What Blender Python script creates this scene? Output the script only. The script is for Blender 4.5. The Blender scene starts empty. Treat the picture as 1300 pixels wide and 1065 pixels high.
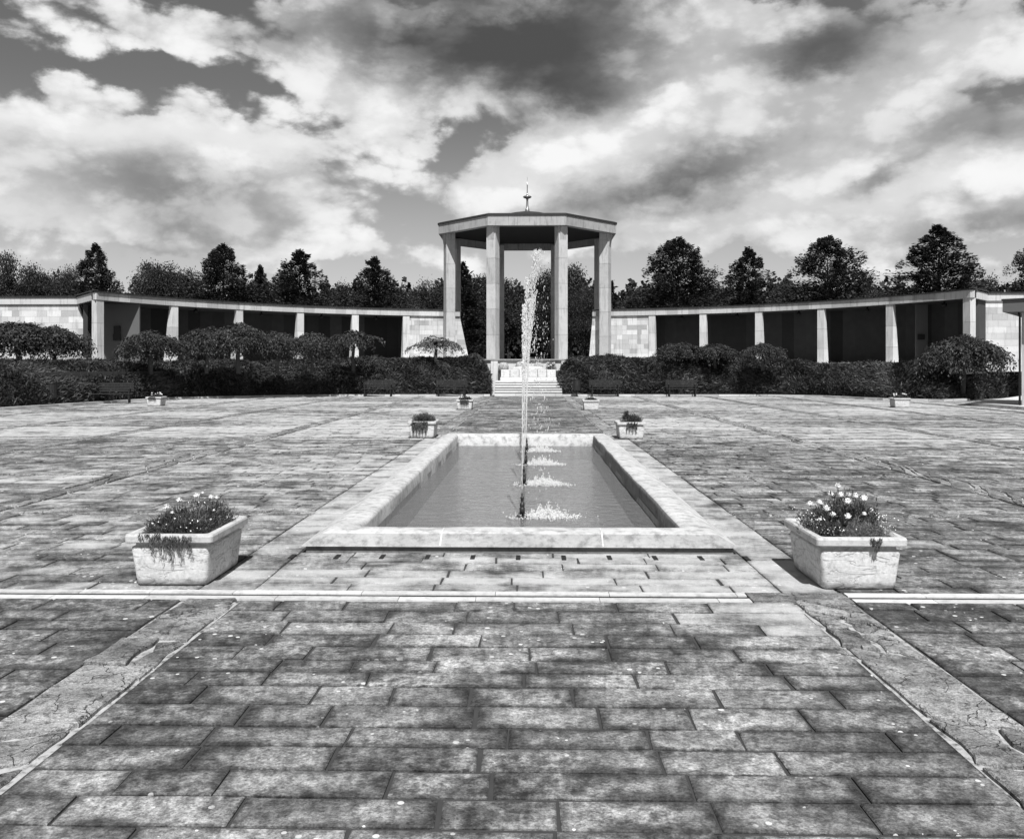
import bpy, math, random
import numpy as np
from mathutils import Vector, Matrix, noise as mnoise
S = bpy.context.scene
COL = S.collection
R = math.radians
F = 1100.0; H = 1.6; HY = 467.0; VX = 673.0
TH = math.atan((VX-650.0)/F); CT, ST = math.cos(TH), math.sin(TH)
CX = -0.10                       # x of the plaza's long axis

def at(px, dep, z=0.0):          # a photo column + a distance -> a place in the world
    lat = (px-650.0)/F*dep
    return Vector((lat*CT-dep*ST, lat*ST+dep*CT, z))
def zat(py, dep): return H+(HY-py)/F*dep
def gnd(px, py, z=0.0): return at(px, (H-z)*F/(py-HY), z)

# ------------------------------------------------------------------ tagging
def tag(o, label=None, cat=None, group=None, kind=None):
    if label: o['label'] = label
    if cat: o['category'] = cat
    if group: o['group'] = group
    if kind: o['kind'] = kind
    return o
def empty(name, loc, rz=0.0, label=None, cat=None, group=None):
    o = bpy.data.objects.new(name, None); COL.objects.link(o)
    o.location = loc; o.rotation_euler = (0, 0, rz); o.empty_display_size = 0.2
    return tag(o, label, cat, group)
def copy_tree(o, parent=None):
    c = o.copy(); COL.objects.link(c); c.parent = parent
    for ch in list(o.children): copy_tree(ch, c)
    return c

# ------------------------------------------------------------------ mesh builder
class MB:
    def __init__(s): s.v = []; s.f = []; s.t = []; s.sm = []
    def add(s, vs, fs, tone=.5, smooth=False):
        b = len(s.v); s.v += [tuple(p) for p in vs]
        for f in fs: s.f.append(tuple(b+i for i in f)); s.t.append(tone); s.sm.append(smooth)
    def box(s, x0, x1, y0, y1, z0, z1, tone=.5, M=None):
        vs = [Vector(p) for p in ((x0,y0,z0),(x1,y0,z0),(x1,y1,z0),(x0,y1,z0),(x0,y0,z1),(x1,y0,z1),(x1,y1,z1),(x0,y1,z1))]
        if M is not None: vs = [M @ p for p in vs]
        s.add(vs, [(3,2,1,0),(4,5,6,7),(0,1,5,4),(1,2,6,5),(2,3,7,6),(3,0,4,7)], tone)
    def rings(s, rings, tone=.5, smooth=False, cap0=True, cap1=True, closed=True):
        n = len(rings[0]); vs = [p for r in rings for p in r]; fs = []
        for i in range(len(rings)-1):
            for j in range(n if closed else n-1):
                k = (j+1) % n
                fs.append((i*n+j, i*n+k, (i+1)*n+k, (i+1)*n+j))
        if cap0: fs.append(tuple(range(n-1, -1, -1)))
        if cap1: fs.append(tuple((len(rings)-1)*n+j for j in range(n)))
        s.add(vs, fs, tone, smooth)
    def prism(s, poly, z0, z1, tone=.5, poly1=None):
        poly1 = poly1 or poly
        s.rings([[(p[0],p[1],z0) for p in poly], [(p[0],p[1],z1) for p in poly1]], tone)
    def lathe(s, prof, n=16, c=(0,0,0), tone=.5, smooth=True):
        s.rings([[(c[0]+r*math.cos(2*math.pi*k/n), c[1]+r*math.sin(2*math.pi*k/n), c[2]+z) for k in range(n)] for r, z in prof], tone, smooth)
    def tube(s, pts, rad, n=7, tone=.5):
        pts = [Vector(p) for p in pts]; rs = rad if isinstance(rad, (list, tuple)) else [rad]*len(pts); rr = []
        for i, p in enumerate(pts):
            d = (pts[min(i+1, len(pts)-1)]-pts[max(i-1, 0)]).normalized()
            a = d.cross(Vector((0,0,1)) if abs(d.z) < .9 else Vector((1,0,0))).normalized(); b = d.cross(a)
            rr.append([p+(a*math.cos(2*math.pi*k/n)+b*math.sin(2*math.pi*k/n))*rs[i] for k in range(n)])
        s.rings(rr, tone, True)
    def build(s, name, mat, parent=None, bevel=0, loc=None):
        me = bpy.data.meshes.new(name); me.from_pydata(s.v, [], s.f); me.update()
        me.polygons.foreach_set('use_smooth', s.sm)
        a = me.attributes.new('tone', 'FLOAT', 'FACE'); a.data.foreach_set('value', s.t)
        me.materials.append(mat)
        o = bpy.data.objects.new(name, me); COL.objects.link(o)
        if parent: o.parent = parent
        if loc is not None: o.location = loc
        if bevel:
            m = o.modifiers.new('b', 'BEVEL'); m.width = bevel; m.segments = 2; m.limit_method = 'ANGLE'; m.angle_limit = R(40)
        return o

def quads_mesh(name, c, d, side, length, width, mat, parent=None, tone=None, extra=None, cup=0.0):
    """many small leaf-shaped quads; c centres, d long axes, side short axes"""
    n = len(c); L = (d*length[:, None])*.5; W = (side*width[:, None])*.5
    v = np.empty((n, 4, 3), np.float32)
    v[:, 0] = c-L; v[:, 1] = c+W+L*.15; v[:, 2] = c+L; v[:, 3] = c-W+L*.15
    v = v.reshape(-1, 3); nv = n*4
    ex_v = ex_f = None
    if extra is not None: ex_v, ex_f = extra
    tv = nv+(len(ex_v) if extra is not None else 0); tf = n+(len(ex_f) if extra is not None else 0)
    me = bpy.data.meshes.new(name)
    me.vertices.add(tv); me.loops.add(tf*4); me.polygons.add(tf)
    allv = v if extra is None else np.vstack([v, np.array(ex_v, np.float32)])
    me.vertices.foreach_set('co', allv.ravel())
    idx = np.arange(nv, dtype=np.int32)
    if extra is not None: idx = np.concatenate([idx, (np.array(ex_f, np.int32)+nv).ravel()])
    me.loops.foreach_set('vertex_index', idx)
    me.polygons.foreach_set('loop_start', np.arange(tf, dtype=np.int32)*4)
    me.update(calc_edges=True)
    a = me.attributes.new('tone', 'FLOAT', 'FACE')
    t = np.random.rand(tf).astype(np.float32) if tone is None else np.concatenate([tone, np.full(tf-n, .2)]).astype(np.float32)
    a.data.foreach_set('value', t)
    me.materials.append(mat)
    o = bpy.data.objects.new(name, me); COL.objects.link(o)
    if parent: o.parent = parent
    return o
def unit(a): return a/np.maximum(np.linalg.norm(a, axis=1, keepdims=True), 1e-6)
def rnd_side(d, rng): return unit(np.cross(d, unit(rng.normal(size=d.shape))))

# ------------------------------------------------------------------ materials
class NT:
    def __init__(s, tree): s.t = tree; s.n = tree.nodes; s.l = tree.links
    def new(s, typ, **kw):
        n = s.n.new(typ)
        for k, v in kw.items(): setattr(n, k, v)
        return n
    def put(s, sock, v):
        if hasattr(v, 'links'): s.l.new(v, sock)
        else: sock.default_value = v
    def m(s, op, a, b=None, c=None, clamp=False):
        n = s.new('ShaderNodeMath', operation=op); n.use_clamp = clamp
        s.put(n.inputs[0], a)
        if b is not None: s.put(n.inputs[1], b)
        if c is not None: s.put(n.inputs[2], c)
        return n.outputs[0]
    def sstep(s, v, lo, hi, a=0., b=1.):
        n = s.new('ShaderNodeMapRange', interpolation_type='SMOOTHSTEP')
        s.put(n.inputs[0], v); s.put(n.inputs[1], lo); s.put(n.inputs[2], hi); s.put(n.inputs[3], a); s.put(n.inputs[4], b)
        return n.outputs[0]
    def noise(s, vec, scale, detail=4, rough=.55, dist=0.):
        n = s.new('ShaderNodeTexNoise'); s.put(n.inputs['Vector'], vec); n.inputs['Scale'].default_value = scale
        n.inputs['Detail'].default_value = detail; n.inputs['Roughness'].default_value = rough; n.inputs['Distortion'].default_value = dist
        return n.outputs[0]
    def mix(s, f, a, b):
        n = s.new('ShaderNodeMix', data_type='FLOAT'); s.put(n.inputs[0], f); s.put(n.inputs[2], a); s.put(n.inputs[3], b)
        return n.outputs[0]
    def scalev(s, vec, xyz):
        n = s.new('ShaderNodeVectorMath', operation='MULTIPLY'); s.put(n.inputs[0], vec); n.inputs[1].default_value = xyz
        return n.outputs[0]
def newmat(name):
    m = bpy.data.materials.new(name); m.use_nodes = True; nt = NT(m.node_tree)
    return m, nt, m.node_tree.nodes['Principled BSDF']
def grey(nt, v):
    c = nt.new('ShaderNodeCombineColor')
    for i in range(3): nt.put(c.inputs[i], v)
    return c.outputs[0]
def bump(nt, b, h, strength, dist):
    n = nt.new('ShaderNodeBump'); n.inputs['Strength'].default_value = strength; n.inputs['Distance'].default_value = dist
    nt.put(n.inputs['Height'], h); nt.l.new(n.outputs[0], b.inputs['Normal'])
def stone(name, base, var=.3, tonevar=.4, scale=2.2, rough=.85, bmp=.3, streak=0.0, dirt=.0, bd=.01):
    m, nt, b = newmat(name)
    P = nt.new('ShaderNodeNewGeometry').outputs['Position']
    n1 = nt.noise(P, scale, 6, .6); n2 = nt.noise(P, scale*14, 4, .65)
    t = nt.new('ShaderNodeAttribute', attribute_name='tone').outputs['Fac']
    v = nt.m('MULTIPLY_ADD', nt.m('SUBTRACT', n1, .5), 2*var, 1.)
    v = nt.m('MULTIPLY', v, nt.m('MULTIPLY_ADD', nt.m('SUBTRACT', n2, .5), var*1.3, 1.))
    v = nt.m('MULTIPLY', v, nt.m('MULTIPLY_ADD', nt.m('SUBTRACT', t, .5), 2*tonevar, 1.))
    if streak:
        n3 = nt.noise(nt.scalev(P, (5, 5, .5)), 1.6, 5, .6)
        v = nt.m('MULTIPLY', v, nt.mix(nt.sstep(n3, .5, .72), 1., 1-streak))
    if dirt:
        n4 = nt.noise(P, scale*3.3, 7, .7)
        v = nt.m('MULTIPLY', v, nt.mix(nt.sstep(n4, .44, .70), 1., 1-dirt))
    v = nt.m('MULTIPLY', v, base, clamp=True)
    nt.l.new(grey(nt, v), b.inputs['Base Color']); b.inputs['Roughness'].default_value = rough
    b.inputs['Specular IOR Level'].default_value = .25
    bump(nt, b, nt.m('ADD', nt.m('MULTIPLY', n2, .6), n1), bmp, bd)
    return m
def plain(name, v, rough=.6, metal=0., var=.25, spec=.3):
    m, nt, b = newmat(name)
    P = nt.new('ShaderNodeNewGeometry').outputs['Position']
    n = nt.noise(P, 9, 4)
    nt.l.new(grey(nt, nt.m('MULTIPLY', nt.m('MULTIPLY_ADD', n, var*2, 1-var), v)), b.inputs['Base Color'])
    b.inputs['Roughness'].default_value = rough; b.inputs['Metallic'].default_value = metal; b.inputs['Specular IOR Level'].default_value = spec
    return m
def leafmat(name, v, var=.7, rough=.55, trans=0.15, ns=.8):
    m, nt, b = newmat(name)
    t = nt.new('ShaderNodeAttribute', attribute_name='tone').outputs['Fac']
    P = nt.new('ShaderNodeNewGeometry').outputs['Position']
    n = nt.noise(P, ns, 3)
    f = nt.m('MULTIPLY', nt.m('MULTIPLY_ADD', t, 2*var, 1-var), nt.m('MULTIPLY_ADD', n, 1.4, .3))
    f = nt.m('MULTIPLY', f, v)
    g = grey(nt, f)
    nt.l.new(g, b.inputs['Base Color']); b.inputs['Roughness'].default_value = rough; b.inputs['Specular IOR Level'].default_value = .2
    if trans:
        tr = nt.new('ShaderNodeBsdfTranslucent'); nt.l.new(g, tr.inputs[0])
        mx = nt.new('ShaderNodeMixShader'); mx.inputs[0].default_value = trans
        nt.l.new(b.outputs[0], mx.inputs[1]); nt.l.new(tr.outputs[0], mx.inputs[2])
        nt.l.new(mx.outputs[0], nt.n['Material Output'].inputs['Surface'])
    return m

M = {}
M['ashlar'] = stone('pale_ashlar', .50, .20, .30, 1.5, streak=.3)
M['column'] = stone('column_stone', .44, .16, .25, .9, streak=.35, dirt=.12)
M['eave'] = stone('eave_stone', .34, .18, .30, 1.2, streak=.4, dirt=.15)
M['fascia'] = stone('fascia_stone', .43, .14, .45, 1.2, streak=.35)
M['inner'] = stone('inner_wall', .042, .3, .6)  # shade of the colonnade interior put into the near-black base colour
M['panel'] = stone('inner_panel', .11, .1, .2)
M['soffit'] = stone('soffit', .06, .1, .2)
M['lead'] = plain('dark_roof_sheet', .03, .6)
M['black'] = plain('black_metal', .015, .5)
M['bronze'] = plain('bronze', .03, .45, .2)
M['steel'] = plain('finial_metal', .35, .3, .7)
M['bin'] = plain('dark_wood', .02, .7)
M['wood'] = plain('bench_wood', .022, .7)
M['bark'] = plain('bark', .05, .9)
M['soil'] = plain('soil', .03, 1.)
M['step'] = stone('step_stone', .46, .16, .3, 2., streak=.1)
M['joint'] = plain('joint_dirt', .045, 1.)
M['mortar'] = stone('mortar', .40, .3, 0, 5., dirt=.93)
M['conc'] = stone('limed_concrete', .56, .10, .15, 3., dirt=.35)
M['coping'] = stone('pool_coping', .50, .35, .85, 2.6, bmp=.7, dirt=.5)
M['poolside'] = stone('pool_inner', .30, .25, .1, 2.5, dirt=.4)
M['planter'] = stone('planter_stone', .50, .25, .1, 5., bmp=.4, dirt=.35)
M['foam'] = None
M['conifer'] = leafmat('conifer_needles', .030, .6)
M['leaf'] = leafmat('tree_leaves', .032, .6)
M['weep'] = leafmat('weeping_leaves', .045, .7)
M['weep_light'] = leafmat('pale_weeping_leaves', .13, .5)
M['juniper'] = leafmat('juniper', .075, .8, ns=1.1)
M['blade'] = leafmat('flower_foliage', .075, .7, ns=12)
M['blade_light'] = leafmat('pale_foliage', .20, .5, ns=12)
M['petal'] = plain('petals', .85, .6, 0, .06)
M['grass'] = stone('grass', .06, .5, 0, .6)
M['wood_mass'] = leafmat('woodland', .03, .6)

# planter body relief: chiselled wavy stone
def planter_mat():
    m, nt, b = newmat('chiselled_stone')
    P = nt.new('ShaderNodeTexCoord').outputs['Object']
    w = nt.noise(nt.scalev(P, (2.2, 2.2, 9)), 1.3, 5, .55, .6)
    ridge = nt.m('ABSOLUTE', nt.m('SUBTRACT', w, .5)); line = nt.sstep(ridge, 0., .022)
    n = nt.noise(P, 40, 4, .7); n1 = nt.noise(P, 5, 4, .6)
    v = nt.m('MULTIPLY', nt.mix(line, .80, 1.), nt.m('MULTIPLY_ADD', n1, .35, .82))
    v = nt.m('MULTIPLY', v, nt.m('MULTIPLY_ADD', nt.sstep(n, .3, .7), .25, .82))
    v = nt.m('MULTIPLY', v, nt.mix(nt.sstep(nt.noise(P, 14, 7, .75), .54, .64), 1., .68))
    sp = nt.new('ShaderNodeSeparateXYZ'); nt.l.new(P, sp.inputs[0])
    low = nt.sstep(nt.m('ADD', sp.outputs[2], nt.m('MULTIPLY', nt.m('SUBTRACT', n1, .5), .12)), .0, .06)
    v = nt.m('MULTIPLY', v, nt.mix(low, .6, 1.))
    nt.l.new(grey(nt, nt.m('MULTIPLY', v, .58, clamp=True)), b.inputs['Base Color']); b.inputs['Roughness'].default_value = .85
    b.inputs['Specular IOR Level'].default_value = .2
    bump(nt, b, nt.m('ADD', nt.m('MULTIPLY', line, .5), nt.m('ADD', w, nt.m('MULTIPLY', n, .15))), .55, .02)
    return m
M['chisel'] = planter_mat()

def slab_mat():
    m, nt, b = newmat('paving_slabs')
    P = nt.new('ShaderNodeNewGeometry').outputs['Position']
    a1 = nt.new('ShaderNodeAttribute', attribute_name='loc').outputs['Vector']
    a2 = nt.new('ShaderNodeAttribute', attribute_name='dim').outputs['Vector']
    s1 = nt.new('ShaderNodeSeparateXYZ'); nt.l.new(a1, s1.inputs[0])
    s2 = nt.new('ShaderNodeSeparateXYZ'); nt.l.new(a2, s2.inputs[0])
    u, v = s1.outputs[0], s1.outputs[1]; w, h = s2.outputs[0], s2.outputs[1]
    at_ = nt.new('ShaderNodeAttribute', attribute_name='slab').outputs['Color']
    sc = nt.new('ShaderNodeSeparateColor'); nt.l.new(at_, sc.inputs[0])
    rnd, lime = sc.outputs[0], sc.outputs[1]
    eu = nt.m('MINIMUM', u, nt.m('SUBTRACT', w, u)); ev = nt.m('MINIMUM', v, nt.m('SUBTRACT', h, v))
    e = nt.m('MINIMUM', nt.m('MULTIPLY', eu, .8), ev)
    big = nt.noise(P, .55, 5, .6); mid = nt.noise(P, 2.6, 6, .65); fine = nt.noise(P, 13, 6, .7); grit = nt.noise(P, 75, 3, .8)
    # dark grime creeping from the joints
    wdt = nt.m('MULTIPLY_ADD', nt.sstep(nt.noise(P, 1.7, 4, .6), .38, .66), .12, .008)
    g = nt.sstep(nt.m('ADD', e, nt.m('MULTIPLY', nt.m('SUBTRACT', fine, .5), .12)), -.01, wdt)
    base = nt.m('MULTIPLY_ADD', rnd, .14, .17)
    base = nt.m('MULTIPLY', base, nt.m('MULTIPLY_ADD', nt.sstep(mid, .3, .7), 1.15, .42))
    grime = nt.m('MULTIPLY', base, .20)
    # moss / soot patches
    soot = nt.sstep(nt.m('ADD', nt.m('MULTIPLY', big, .55), nt.m('MULTIPLY', fine, .45)), .47, .58)
    col = nt.mix(nt.m('MULTIPLY', soot, nt.m('SUBTRACT', .85, nt.m('MULTIPLY', lime, .75), clamp=True)), base, nt.m('MULTIPLY', base, .22))
    dk = nt.m('SUBTRACT', 1., nt.m('MULTIPLY', lime, .62))
    col = nt.mix(nt.m('MULTIPLY', nt.m('SUBTRACT', 1., g), dk), col, grime)
    col = nt.m('MULTIPLY', col, nt.m('MULTIPLY_ADD', nt.sstep(grit, .25, .75), .9, .55))
    col = nt.m('MULTIPLY', col, nt.m('MULTIPLY_ADD', nt.sstep(nt.noise(P, 21, 5, .75), .36, .64), .85, .52))
    pit = nt.sstep(nt.noise(P, 34, 3, .7), .62, .70)
    col = nt.m('MULTIPLY', col, nt.mix(pit, 1., .55))
    # lime bloom
    lm = nt.sstep(nt.m('ADD', nt.m('ADD', lime, nt.m('MULTIPLY', nt.m('SUBTRACT', mid, .5), 1.5)), nt.m('MULTIPLY', nt.m('SUBTRACT', nt.noise(nt.scalev(P, (.35, 2.4, 1)), 1., 5), .5), 1.6)), .25, 1.0)
    lc = nt.m('MULTIPLY', nt.m('MULTIPLY_ADD', fine, .30, .36), nt.m('MULTIPLY_ADD', nt.sstep(grit, .2, .8), .22, .86))
    col = nt.mix(nt.m('MULTIPLY', lm, nt.mix(g, .45, .85)), col, lc)
    # lichen dots
    vo = nt.new('ShaderNodeTexVoronoi', feature='F1'); nt.put(vo.inputs['Vector'], P); vo.inputs['Scale'].default_value = 7.
    rs = nt.new('ShaderNodeSeparateColor'); nt.l.new(vo.outputs['Color'], rs.inputs[0])
    rad = nt.m('MULTIPLY', nt.m('POWER', rs.outputs[0], 7.), .13)
    gate = nt.sstep(nt.noise(P, 1.3, 3), .46, .56)
    lich = nt.m('MULTIPLY', nt.m('LESS_THAN', nt.m('ADD', vo.outputs['Distance'], nt.m('MULTIPLY', nt.m('SUBTRACT', fine, .5), .45)), rad), gate)
    col = nt.mix(lich, col, .62)
    vo2 = nt.new('ShaderNodeTexVoronoi', feature='F1'); nt.put(vo2.inputs['Vector'], P); vo2.inputs['Scale'].default_value = 19.
    rs2 = nt.new('ShaderNodeSeparateColor'); nt.l.new(vo2.outputs['Color'], rs2.inputs[0])
    l2 = nt.m('LESS_THAN', vo2.outputs['Distance'], nt.m('MULTIPLY', nt.m('POWER', rs2.outputs[0], 5.), .30))
    col = nt.mix(nt.m('MULTIPLY', l2, gate), col, .60)
    nt.l.new(grey(nt, nt.m('MINIMUM', nt.m('MAXIMUM', col, .012), .8)), b.inputs['Base Color'])
    b.inputs['Roughness'].default_value = .8; b.inputs['Specular IOR Level'].default_value = .25
    bump(nt, b, nt.m('ADD', nt.m('ADD', nt.m('MULTIPLY', fine, .6), nt.m('MULTIPLY', grit, .35)), nt.m('MULTIPLY', mid, .8)), 1., .018)
    return m
M['slab'] = slab_mat()

def rough_mat():
    m, nt, b = newmat('broken_stone')
    P = nt.new('ShaderNodeNewGeometry').outputs['Position']
    t = nt.new('ShaderNodeAttribute', attribute_name='tone').outputs['Fac']
    mid = nt.noise(P, 3.2, 7, .7); fine = nt.noise(P, 16, 6, .75); grit = nt.noise(P, 70, 3, .8)
    c = nt.m('MULTIPLY', nt.m('MULTIPLY_ADD', t, .20, .155), nt.m('MULTIPLY_ADD', nt.sstep(mid, .3, .7), 1., .5))
    c = nt.mix(nt.sstep(fine, .50, .62), c, nt.m('MULTIPLY', c, .42))
    c = nt.mix(nt.sstep(nt.noise(P, 5, 6, .7), .57, .66), c, .40)
    wv = nt.new('ShaderNodeVectorMath', operation='ADD'); nt.l.new(P, wv.inputs[0])
    nn = nt.new('ShaderNodeTexNoise'); nt.l.new(P, nn.inputs['Vector']); nn.inputs['Scale'].default_value = 6; nn.inputs['Detail'].default_value = 5
    nt.l.new(nt.scalev(nn.outputs['Color'], (.22, .22, .22)), wv.inputs[1])
    vo = nt.new('ShaderNodeTexVoronoi', feature='DISTANCE_TO_EDGE'); nt.l.new(wv.outputs[0], vo.inputs['Vector']); vo.inputs['Scale'].default_value = 4.2
    crack = nt.m('MAXIMUM', nt.sstep(vo.outputs['Distance'], .0, .014), nt.m('SUBTRACT', 1., nt.sstep(nt.noise(P, 2.7, 3), .42, .48)))
    c = nt.m('MULTIPLY', c, nt.mix(crack, .3, 1.))
    c = nt.m('MULTIPLY', c, nt.m('MULTIPLY_ADD', nt.sstep(grit, .25, .75), .9, .55))
    nt.l.new(grey(nt, c), b.inputs['Base Color']); b.inputs['Roughness'].default_value = .85; b.inputs['Specular IOR Level'].default_value = .2
    bump(nt, b, nt.m('ADD', nt.m('ADD', fine, mid), nt.m('ADD', nt.m('MULTIPLY', crack, .6), nt.m('MULTIPLY', grit, .4))), 1., .03)
    return m
M['rough'] = rough_mat()

def water_mat():
    m, nt, b = newmat('pool_water'); nt.n.remove(b)
    P = nt.new('ShaderNodeNewGeometry').outputs['Position']
    w1 = nt.noise(nt.scalev(P, (1, 1.6, 1)), 4.5, 4, .6, .6); w2 = nt.noise(P, 17, 3, .6, .4)
    bp = nt.new('ShaderNodeBump'); bp.inputs['Strength'].default_value = 1.; bp.inputs['Distance'].default_value = .07
    nt.put(bp.inputs['Height'], nt.m('ADD', w1, nt.m('MULTIPLY', w2, .35)))
    fr = nt.new('ShaderNodeFresnel'); fr.inputs[0].default_value = 1.33; nt.l.new(bp.outputs[0], fr.inputs[1])
    g = nt.new('ShaderNodeBsdfGlossy'); g.inputs['Roughness'].default_value = .06; g.inputs[0].default_value = (.9,.9,.9,1); nt.l.new(bp.outputs[0], g.inputs['Normal'])
    tr = nt.new('ShaderNodeBsdfTransparent'); tr.inputs[0].default_value = (.72,.72,.72,1)
    df = nt.new('ShaderNodeBsdfDiffuse'); df.inputs[0].default_value = (.30,.30,.30,1); nt.l.new(bp.outputs[0], df.inputs['Normal'])
    m0 = nt.new('ShaderNodeMixShader'); m0.inputs[0].default_value = .4; nt.l.new(tr.outputs[0], m0.inputs[1]); nt.l.new(df.outputs[0], m0.inputs[2])
    mx = nt.new('ShaderNodeMixShader'); nt.l.new(nt.m('MULTIPLY', fr.outputs[0], 1., clamp=True), mx.inputs[0]); nt.l.new(m0.outputs[0], mx.inputs[1]); nt.l.new(g.outputs[0], mx.inputs[2])
    nt.l.new(mx.outputs[0], nt.n['Material Output'].inputs['Surface'])
    return m
M['water'] = water_mat()
def foam_mat():
    m, nt, b = newmat('splashing_water')
    b.inputs['Base Color'].default_value = (.93,.93,.93,1); b.inputs['Roughness'].default_value = .12
    tr = nt.new('ShaderNodeBsdfTranslucent'); tr.inputs[0].default_value = (.95,.95,.95,1)
    tp = nt.new('ShaderNodeBsdfTransparent')
    a = nt.new('ShaderNodeMixShader'); a.inputs[0].default_value = .45; nt.l.new(b.outputs[0], a.inputs[1]); nt.l.new(tr.outputs[0], a.inputs[2])
    c = nt.new('ShaderNodeMixShader'); c.inputs[0].default_value = .42; nt.l.new(a.outputs[0], c.inputs[1]); nt.l.new(tp.outputs[0], c.inputs[2])
    nt.l.new(c.outputs[0], nt.n['Material Output'].inputs['Surface'])
    return m
M['foam'] = foam_mat()

# ================================================================== THE SETTING
def sheet(name, pts, z, mat, kind='structure'):
    mb = MB(); mb.add([(p[0], p[1], z) for p in pts], [tuple(range(len(pts)))])
    return tag(mb.build(name, mat), kind=kind)
sheet('ground', [(-900,-60),(900,-60),(900,1200),(-900,1200)], -.60, M['grass'])

XB0, YB1 = -1.0, 48.9
PX0, PX1, PY0, PY1 = CX-1.885, CX+1.885, 7.49, 19.55     # pool footprint
EDGE = [at(-140, 28.5), at(0, 32.6), at(152, 40.0), at(218, 44.0), at(330, 46.9), at(415, 48.6)]+[at(622, 48.9), at(714, 48.9)]+[at(975, 48.6), at(1046, 46.9), at(1122, 42.6), at(1200, 41.0), at(1233, 42.2), at(1300, 46.2), at(1420, 46.2)]
def plaza_limit(x):
    return float(np.interp(x, [p.x for p in EDGE], [p.y for p in EDGE]))
# bed under the slabs (a frame round the pool)
mb = MB()
for x0, x1, y0, y1 in ((-30, PX0+.1, -3, 50), (PX1-.1, 30, -3, 50), (PX0+.1, PX1-.1, -3, PY0+.1), (PX0+.1, PX1-.1, PY1-.1, 50)):
    mb.add([(x0,y0,-.009),(x1,y0,-.009),(x1,y1,-.009),(x0,y1,-.009)], [(0,1,2,3)])
tag(mb.build('paving_bed', M['joint']), kind='structure')

rs = random.Random(7)
XS = [CX+s*v for v in (2.1, 5.98, 9.88, 13.78, 17.7, 21.6) for s in (-1, 1)]; XS.sort()
SW = .205                                     # half width of long strips
YS = [6.07+3.4*k for k in range(-1, 13)]      # cross strips
CW = .10
slabs = []     # x0,x1,y0,y1
def lime_at(x, y):
    n = mnoise.noise(Vector((x*.16, y*.28, 1.3)))*.55
    l = .54+n
    if y < 5.95: l = -.05+n*.3
    if 5.1 < y < 6.0 and abs(x-CX) < 2.4: l = .25
    if 1.2 < x < 2.3 and 4.9 < y < 6: l += .35
    if abs(x-CX) < 2.45 and 6.0 < y < 20.4: l = .72+n*.3
    if x < -2.4 and 6.2 < y < 21: l = .50+n*.8
    if x > 2.2 and 6.2 < y < 19: l = .18+n*1.0
    if x < -2 and 19.4 < y < 23.2: l = .85+n*.5
    if x > 2 and 19.4 < y < 23.2: l = .65+n*.6
    if abs(x-CX) < 2.6 and 20.5 < y: l = .02+n*.3
    return l
def fill(x0, x1, y0, y1, hmin=.19, hmax=.262, lmin=.38, lmax=.80):
    y = y0
    while y < y1-.02:
        h = rs.uniform(hmin, hmax)
        if y+h > y1-.16: h = y1-y
        x = x0-rs.uniform(0, .5); 
        while x < x1-.01:
            w = rs.uniform(lmin, lmax)
            a = max(x, x0); bb = x+w
            if bb-x0 < .14: x = x0; continue
            if bb > x1-.2: bb = x1; w = 9
            if bb-a > .12: slabs.append((a, bb, y, y+h))
            x += w
        y += h
xe = [-27.5]+XS+[28.5]
ycuts = [0.0]+[v for v in YS if v > 0]+[50.5]
for i in range(len(xe)-1):
    xa = xe[i]+(SW if i > 0 else 0); xb = xe[i+1]-(SW if i < len(xe)-2 else 0)
    for j in range(len(ycuts)-1):
        ya = ycuts[j]+(CW if j > 0 else 0); yb = ycuts[j+1]-(CW if j < len(ycuts)-2 else 0)
        if ya < 6.07 < yb+.3 and False: pass
        if ycuts[j] == YS[0]: pass
        central = xa > CX-2.1 and xb < CX+2.1
        if central:
            # no cross strips in front of or beside the pool
            continue
        fill(xa, xb, ya, yb)
fill(CX-2.1+SW, CX+2.1-SW, 0.0, 5.93)
fill(CX-2.1+SW, CX+2.1-SW, 6.21, PY0, .20, .26, .5, .95)
fill(CX-2.1+SW, CX+2.1-SW, PY1+.02, 33.1); fill(CX-2.1+SW, CX+2.1-SW, 33.3, 49.0)
# regular border slabs beside the pool
for sx in (-1, 1):
    xa, xb = sorted((CX+sx*(2.1-SW), CX+sx*(2.1+SW)))
    y = 6.21
    while y < 20.3:
        l = rs.uniform(.6, 1.1); slabs.append((xa, xb, y, min(y+l, 20.3))); y += l
slabs = [s for s in slabs if s[2] < plaza_limit((s[0]+s[1])/2)+.3 and not (s[2] < 5.93 < s[3] and False)]
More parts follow.
